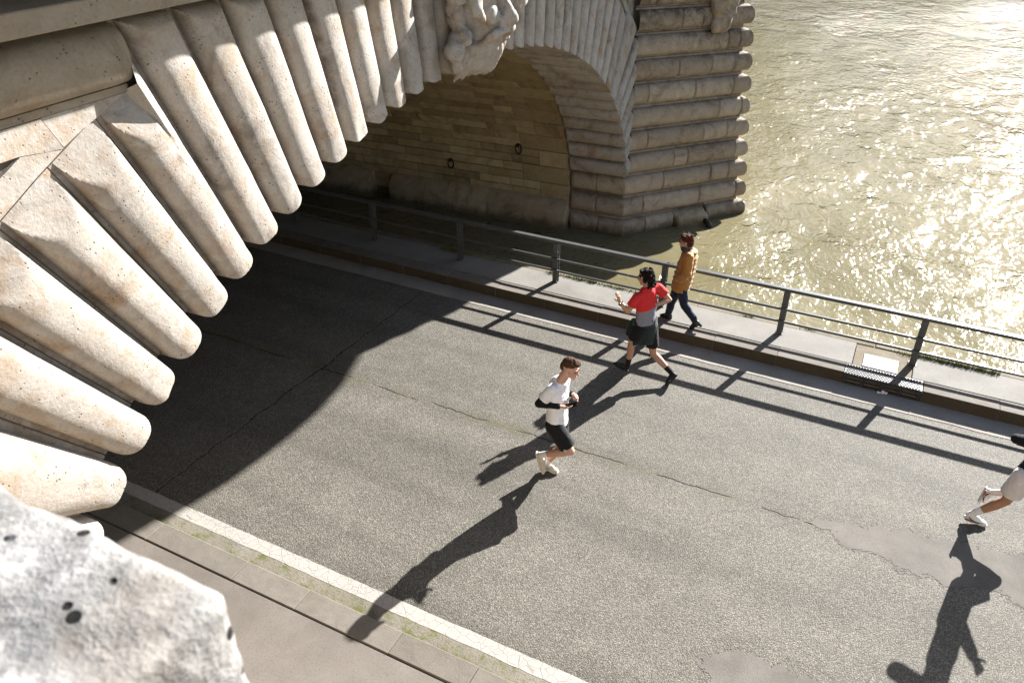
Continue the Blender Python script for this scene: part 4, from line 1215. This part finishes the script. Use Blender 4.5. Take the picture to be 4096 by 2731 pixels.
for sg in (-1,):
    q = sh.lerp(hp, .82) + fwd2 * .13 + s * sg * .05
    jb.ell(q, .045).chain([q, q + Vector((-.05, -.02, -.10)), q + Vector((-.07, -.03, -.24))], [.04, .045, .035]).chain([q, q + Vector((-.03, .04, -.12)), q + Vector((-.04, .05, -.22))], [.04, .04, .03])
jb.build('tied_jacket', M['green_fleece'], e, .010, 4, noise=(.008, 8))
for sd in 'LR':
    sock(e, j['an' + sd], j['kn' + sd], .10, M['sock_dark'])
    shoe(e, j['an' + sd], j['heel' + sd], j['toe' + sd], M['black_shoe'], M['black_shoe'])
h_, t_ = j['heelR'], j['toeR']; d_ = nrm(t_ - h_); u_ = nrm(j['anR'] - h_); u_ = nrm(u_ - d_ * u_.dot(d_)); c = h_.lerp(t_, .5) + u_ * .045 + Vector((0, -.042, 0))
mk = MB(); mk.tube([c + d_ * (.032 * math.cos(a)) + u_ * (.016 * math.sin(a)) for a in np.linspace(.5, 5.6, 12)], .004, 5); mk.build('shoe_mark', M['white_plastic'], e)
hb_ = Blob(); hb_.ell(P(0, -.03, .045), (.084, .098, .080), ax).ell(P(0, -.075, -.04), (.074, .055, .088), ax)
for k in range(150):
    a = random.uniform(0, 6.28); t = random.uniform(-.13, .11)
    x_ = .080 * math.cos(a); y_ = -.035 + .088 * math.sin(a)
    if t < .03 and y_ > .0: continue
    hb_.ell(P(x_ * (1.0 if t < .05 else .8), y_ * (1.0 if t < .05 else .85) - (.01 if t > .05 else 0), t), random.uniform(.014, .024))
hb_.build('hair', M['hair_dark'], e, .006, 3, noise=(.007, 50))
wb = MB(); w0 = j['wrL'].lerp(j['elL'], .10); d_ = nrm(j['elL'] - j['wrL']); s_ = nrm(d_.cross(Vector((0, 1, 0)))); t_ = d_.cross(s_)
wb.tube([w0 + (s_ * math.cos(a) + t_ * math.sin(a)) * .033 for a in np.linspace(0, 6.283, 17)[:-1]], .009, 6, closed=True)
fc = w0 + t_ * -.036 if t_.y > 0 else w0 + t_ * .036
wb.tube([fc + Vector((0, .006, 0)), fc + Vector((0, -.008, 0))], .021, 14)
wb.build('watch', M['black_boot'], e)

# ---- woman in the mustard jacket
Y0 = 11.05
Kz = KERB
J = dict(head=A2(772, 148, Y0), shL=A2(800, 290, Y0 - .15), shR=A2(812, 240, Y0 + .15), elL=A2(775, 450, Y0 - .24), wrL=A2(690, 492, Y0 - .17),
         elR=A2(800, 375, Y0 + .24), wrR=A2(720, 440, Y0 + .18), hipL=A2(735, 560, Y0 - .08), hipR=A2(715, 522, Y0 + .08),
         knL=A2(752, 712, Y0 - .08), anL=A2(848, 850, Y0 - .07), knR=A2(642, 690, Y0 + .08), anR=A2(612, 800, Y0 + .07),
         heelL=A2(882, 870, Y0 - .07), toeL=A2(805, 940, Y0 - .07), heelR=A2(640, 822, Y0 + .07), toeR=A2(537, 812, Y0 + .07), ground=KERB)
e, j, P, ax, s, sh, hp = person('person', 'woman in mustard puffer jacket, jeans and heeled boots walking on the pavement', J, (-1, 0, 0), (-1, -.05, -.08), (0, 0, 1), M['skin_mid'], 1.0, {}, .95)
b = Blob(); dn = nrm(hp - sh); Lt = (hp - sh).length
for k in range(8):
    t = -.04 + k * .155; c = sh + dn * Lt * t
    w_ = (.150, .185, .198, .204, .206, .206, .202, .192)[k]
    b.ell(c + dn * .03, (w_, w_ * .80, .062), (s, nrm(s.cross(dn)), dn))
b.cone(sh, sh + dn * Lt * 1.08, .165, .190, side=s, flat=.80, caps=(False, False))
for sd in 'LR':
    pts = [j['sh' + sd].lerp(j['el' + sd], t) for t in (0, .3, .6, .9)] + [j['el' + sd].lerp(j['wr' + sd], t) for t in (.3, .65)]
    for q in pts: b.ell(q, .078)
    b.chain(pts, [.074, .074, .072, .070, .068, .064])
b.ell(sh + Vector((0, 0, .045)), (.12, .13, .06))
b.build('puffer_jacket', M['mustard'], e, .010, 4, noise=(.006, 14))
b = Blob(); b.ell(sh.lerp(P(0, 0, -.06), .55) + Vector((-.01, 0, 0)), (.098, .102, .058)).ell(sh.lerp(P(0, 0, -.06), .72) + Vector((-.02, 0, .0)), (.085, .09, .045))
b.build('scarf', M['scarf'], e, .009, 3, noise=(.010, 18))
b = Blob(); b.cone(hp.lerp(sh, .12), hp, .15, .155, side=s, flat=.8)
for sd in 'LR': b.chain([j['hip' + sd], j['kn' + sd], j['kn' + sd].lerp(j['an' + sd], .4), j['an' + sd]], [.092, .068, .066, .052])
b.build('jeans', M['denim'], e, .009, 4, noise=(.007, 11))
for sd in 'LR':
    an, he, to = j['an' + sd], j['heel' + sd], j['toe' + sd]; d_ = nrm(to - he); u_ = an - he; u_ = nrm(u_ - d_ * u_.dot(d_))
    b = Blob(); L = (to - he).length
    b.cone(an + (an - he) * .2, he + d_ * L * .25, .052, .046).chain([he + d_ * L * .18 + u_ * .02, he + d_ * L * .6 + u_ * .012, to - d_ * .02 + u_ * .012], [.046, .042, .026])
    o = b.build('boot', M['black_boot'], e, .008, 3)
    b = Blob(); hb2 = he + d_ * .02; b.cone(hb2 + u_ * .02, hb2 - u_ * .085 - d_ * .0, .034, .022, caps=(True, False)); b.build('heel', M['black_boot'], o, .007, 1)
hb_ = Blob(); hb_.ell(P(0, -.028, .045), (.088, .098, .082), ax).ell(P(0, -.06, -.01), (.084, .065, .085), ax).ell(P(0, .03, .085), (.07, .06, .04), ax)
for k in range(40):
    a = random.uniform(0, 6.28); hb_.ell(P(.07 * math.cos(a), -.02 + .085 * math.sin(a), .075 + random.uniform(-.06, .04)), random.uniform(.014, .022))
hb_.build('hair', M['hair_auburn'], e, .007, 4, noise=(.006, 45))
g = MB()
for sg in (-1, 1): g.tube([P(sg * .033 + .022 * math.cos(a), .094, .010 + .018 * math.sin(a)) for a in np.linspace(0, 6.283, 13)[:-1]], .002, 5, closed=True)
g.tube([P(-.012, .096, .012), P(.012, .096, .012)], .002, 5)
for sg in (-1, 1): g.tube([P(sg * .055, .092, .012), P(sg * .082, .0, .010)], .002, 5)
g.build('glasses', M['phone'], e)

# ---- runner leaving the picture on the right
def A3(x, y, Y): return at_y(3750 + .3189 * x, 1650 + .3189 * y, Y)
Y0 = 8.50
hipc = A3(1090, 800, Y0)
J = dict(hipR=A3(1075, 800, Y0 - .09), hipL=A3(1110, 785, Y0 + .09),
         knR=A3(860, 1105, Y0 - .07), anR=A3(445, 1262, Y0 - .06), heelR=A3(335, 1290, Y0 - .06), toeR=A3(612, 1408, Y0 - .06),
         knL=A3(1290, 1010, Y0 + .10), anL=A3(745, 1000, Y0 + .08), heelL=A3(600, 935, Y0 + .08), toeL=A3(490, 1125, Y0 + .08), ground=0.0)
up_ = Vector((.15, 0, .56))
shc = hipc + up_
J['shR'] = shc + Vector((-.07, -.19, 0)); J['shL'] = shc + Vector((.05, .19, .02))
J['elR'] = A3(990, 330, Y0 - .12); J['wrR'] = J['elR'] + Vector((.24, .04, .04))
J['elL'] = J['shL'] + Vector((.0, .09, -.28)); J['wrL'] = J['elL'] + Vector((.19, -.12, .12))
J['head'] = shc + Vector((.09, 0, .245))
J['heelR'].z = max(.0, min(J['heelR'].z, .05)); J['toeR'].z = 0.0
e, j, P, ax, s, sh, hp = person('person', 'runner in black top and pale shorts leaving the picture at its right edge', J, (1, 0, 0), (1, 0, -.1), (.1, 0, 1), M['skin_tan'], 1.0,
    {'R': ((1, .2, .3), (0, 1, -.2), 1.1, 1), 'L': ((.8, -.5, .5), (0, -1, -.2), 1.1, -1)})
shirt(e, j, s, sh, hp, M['black_cloth'], 1.0, .95, .062, 1.0)
sleeve_piece(e, j['shR'], j['elR'], j['wrR'], [.066, .058, .045], 'sleeve', M['black_cloth'], .9)
sleeve_piece(e, j['shL'], j['elL'], j['wrL'], [.066, .058, .045], 'sleeve', M['black_cloth'], .9)
shorts(e, j, s, sh, hp, M['pale_short'], .72, .118)
for sd in 'LR':
    sock(e, j['an' + sd], j['kn' + sd], .13, M['sock'])
    shoe(e, j['an' + sd], j['heel' + sd], j['toe' + sd], M['white_shoe'], M['white_plastic'], up=(0, 0, 1) if sd == 'R' else None)
    h_, t_ = j['heel' + sd], j['toe' + sd]; d_ = nrm(t_ - h_); u_ = Vector((0, 0, 1)) if sd == 'R' else nrm(j['an' + sd] - h_); u_ = nrm(u_ - d_ * u_.dot(d_)); LL = (t_ - h_).length
    mk = MB(); mk.tube([h_ + d_ * LL * a + u_ * b + Vector((0, -.043 + .02 * max(0, a - .6), 0)) for a, b in ((.12, .06), (.28, .034), (.5, .028), (.78, .05))], [.003, .007, .007, .002], 6); mk.build('shoe_mark', M['black_cloth'], e)
    mk = MB(); mk.tube([h_ + d_ * LL * a + u_ * .012 + Vector((0, -.045, 0)) for a in (.02, .2, .42)], [.008, .010, .004], 6); mk.build('sole_flash', M['red_sole'], e)
hb_ = Blob(); hb_.ell(P(0, -.025, .055), (.083, .097, .078), ax).ell(P(0, -.075, .0), (.070, .050, .075), ax)
hb_.build('hair', M['hair_dark'], e, .008, 2, noise=(.008, 40))
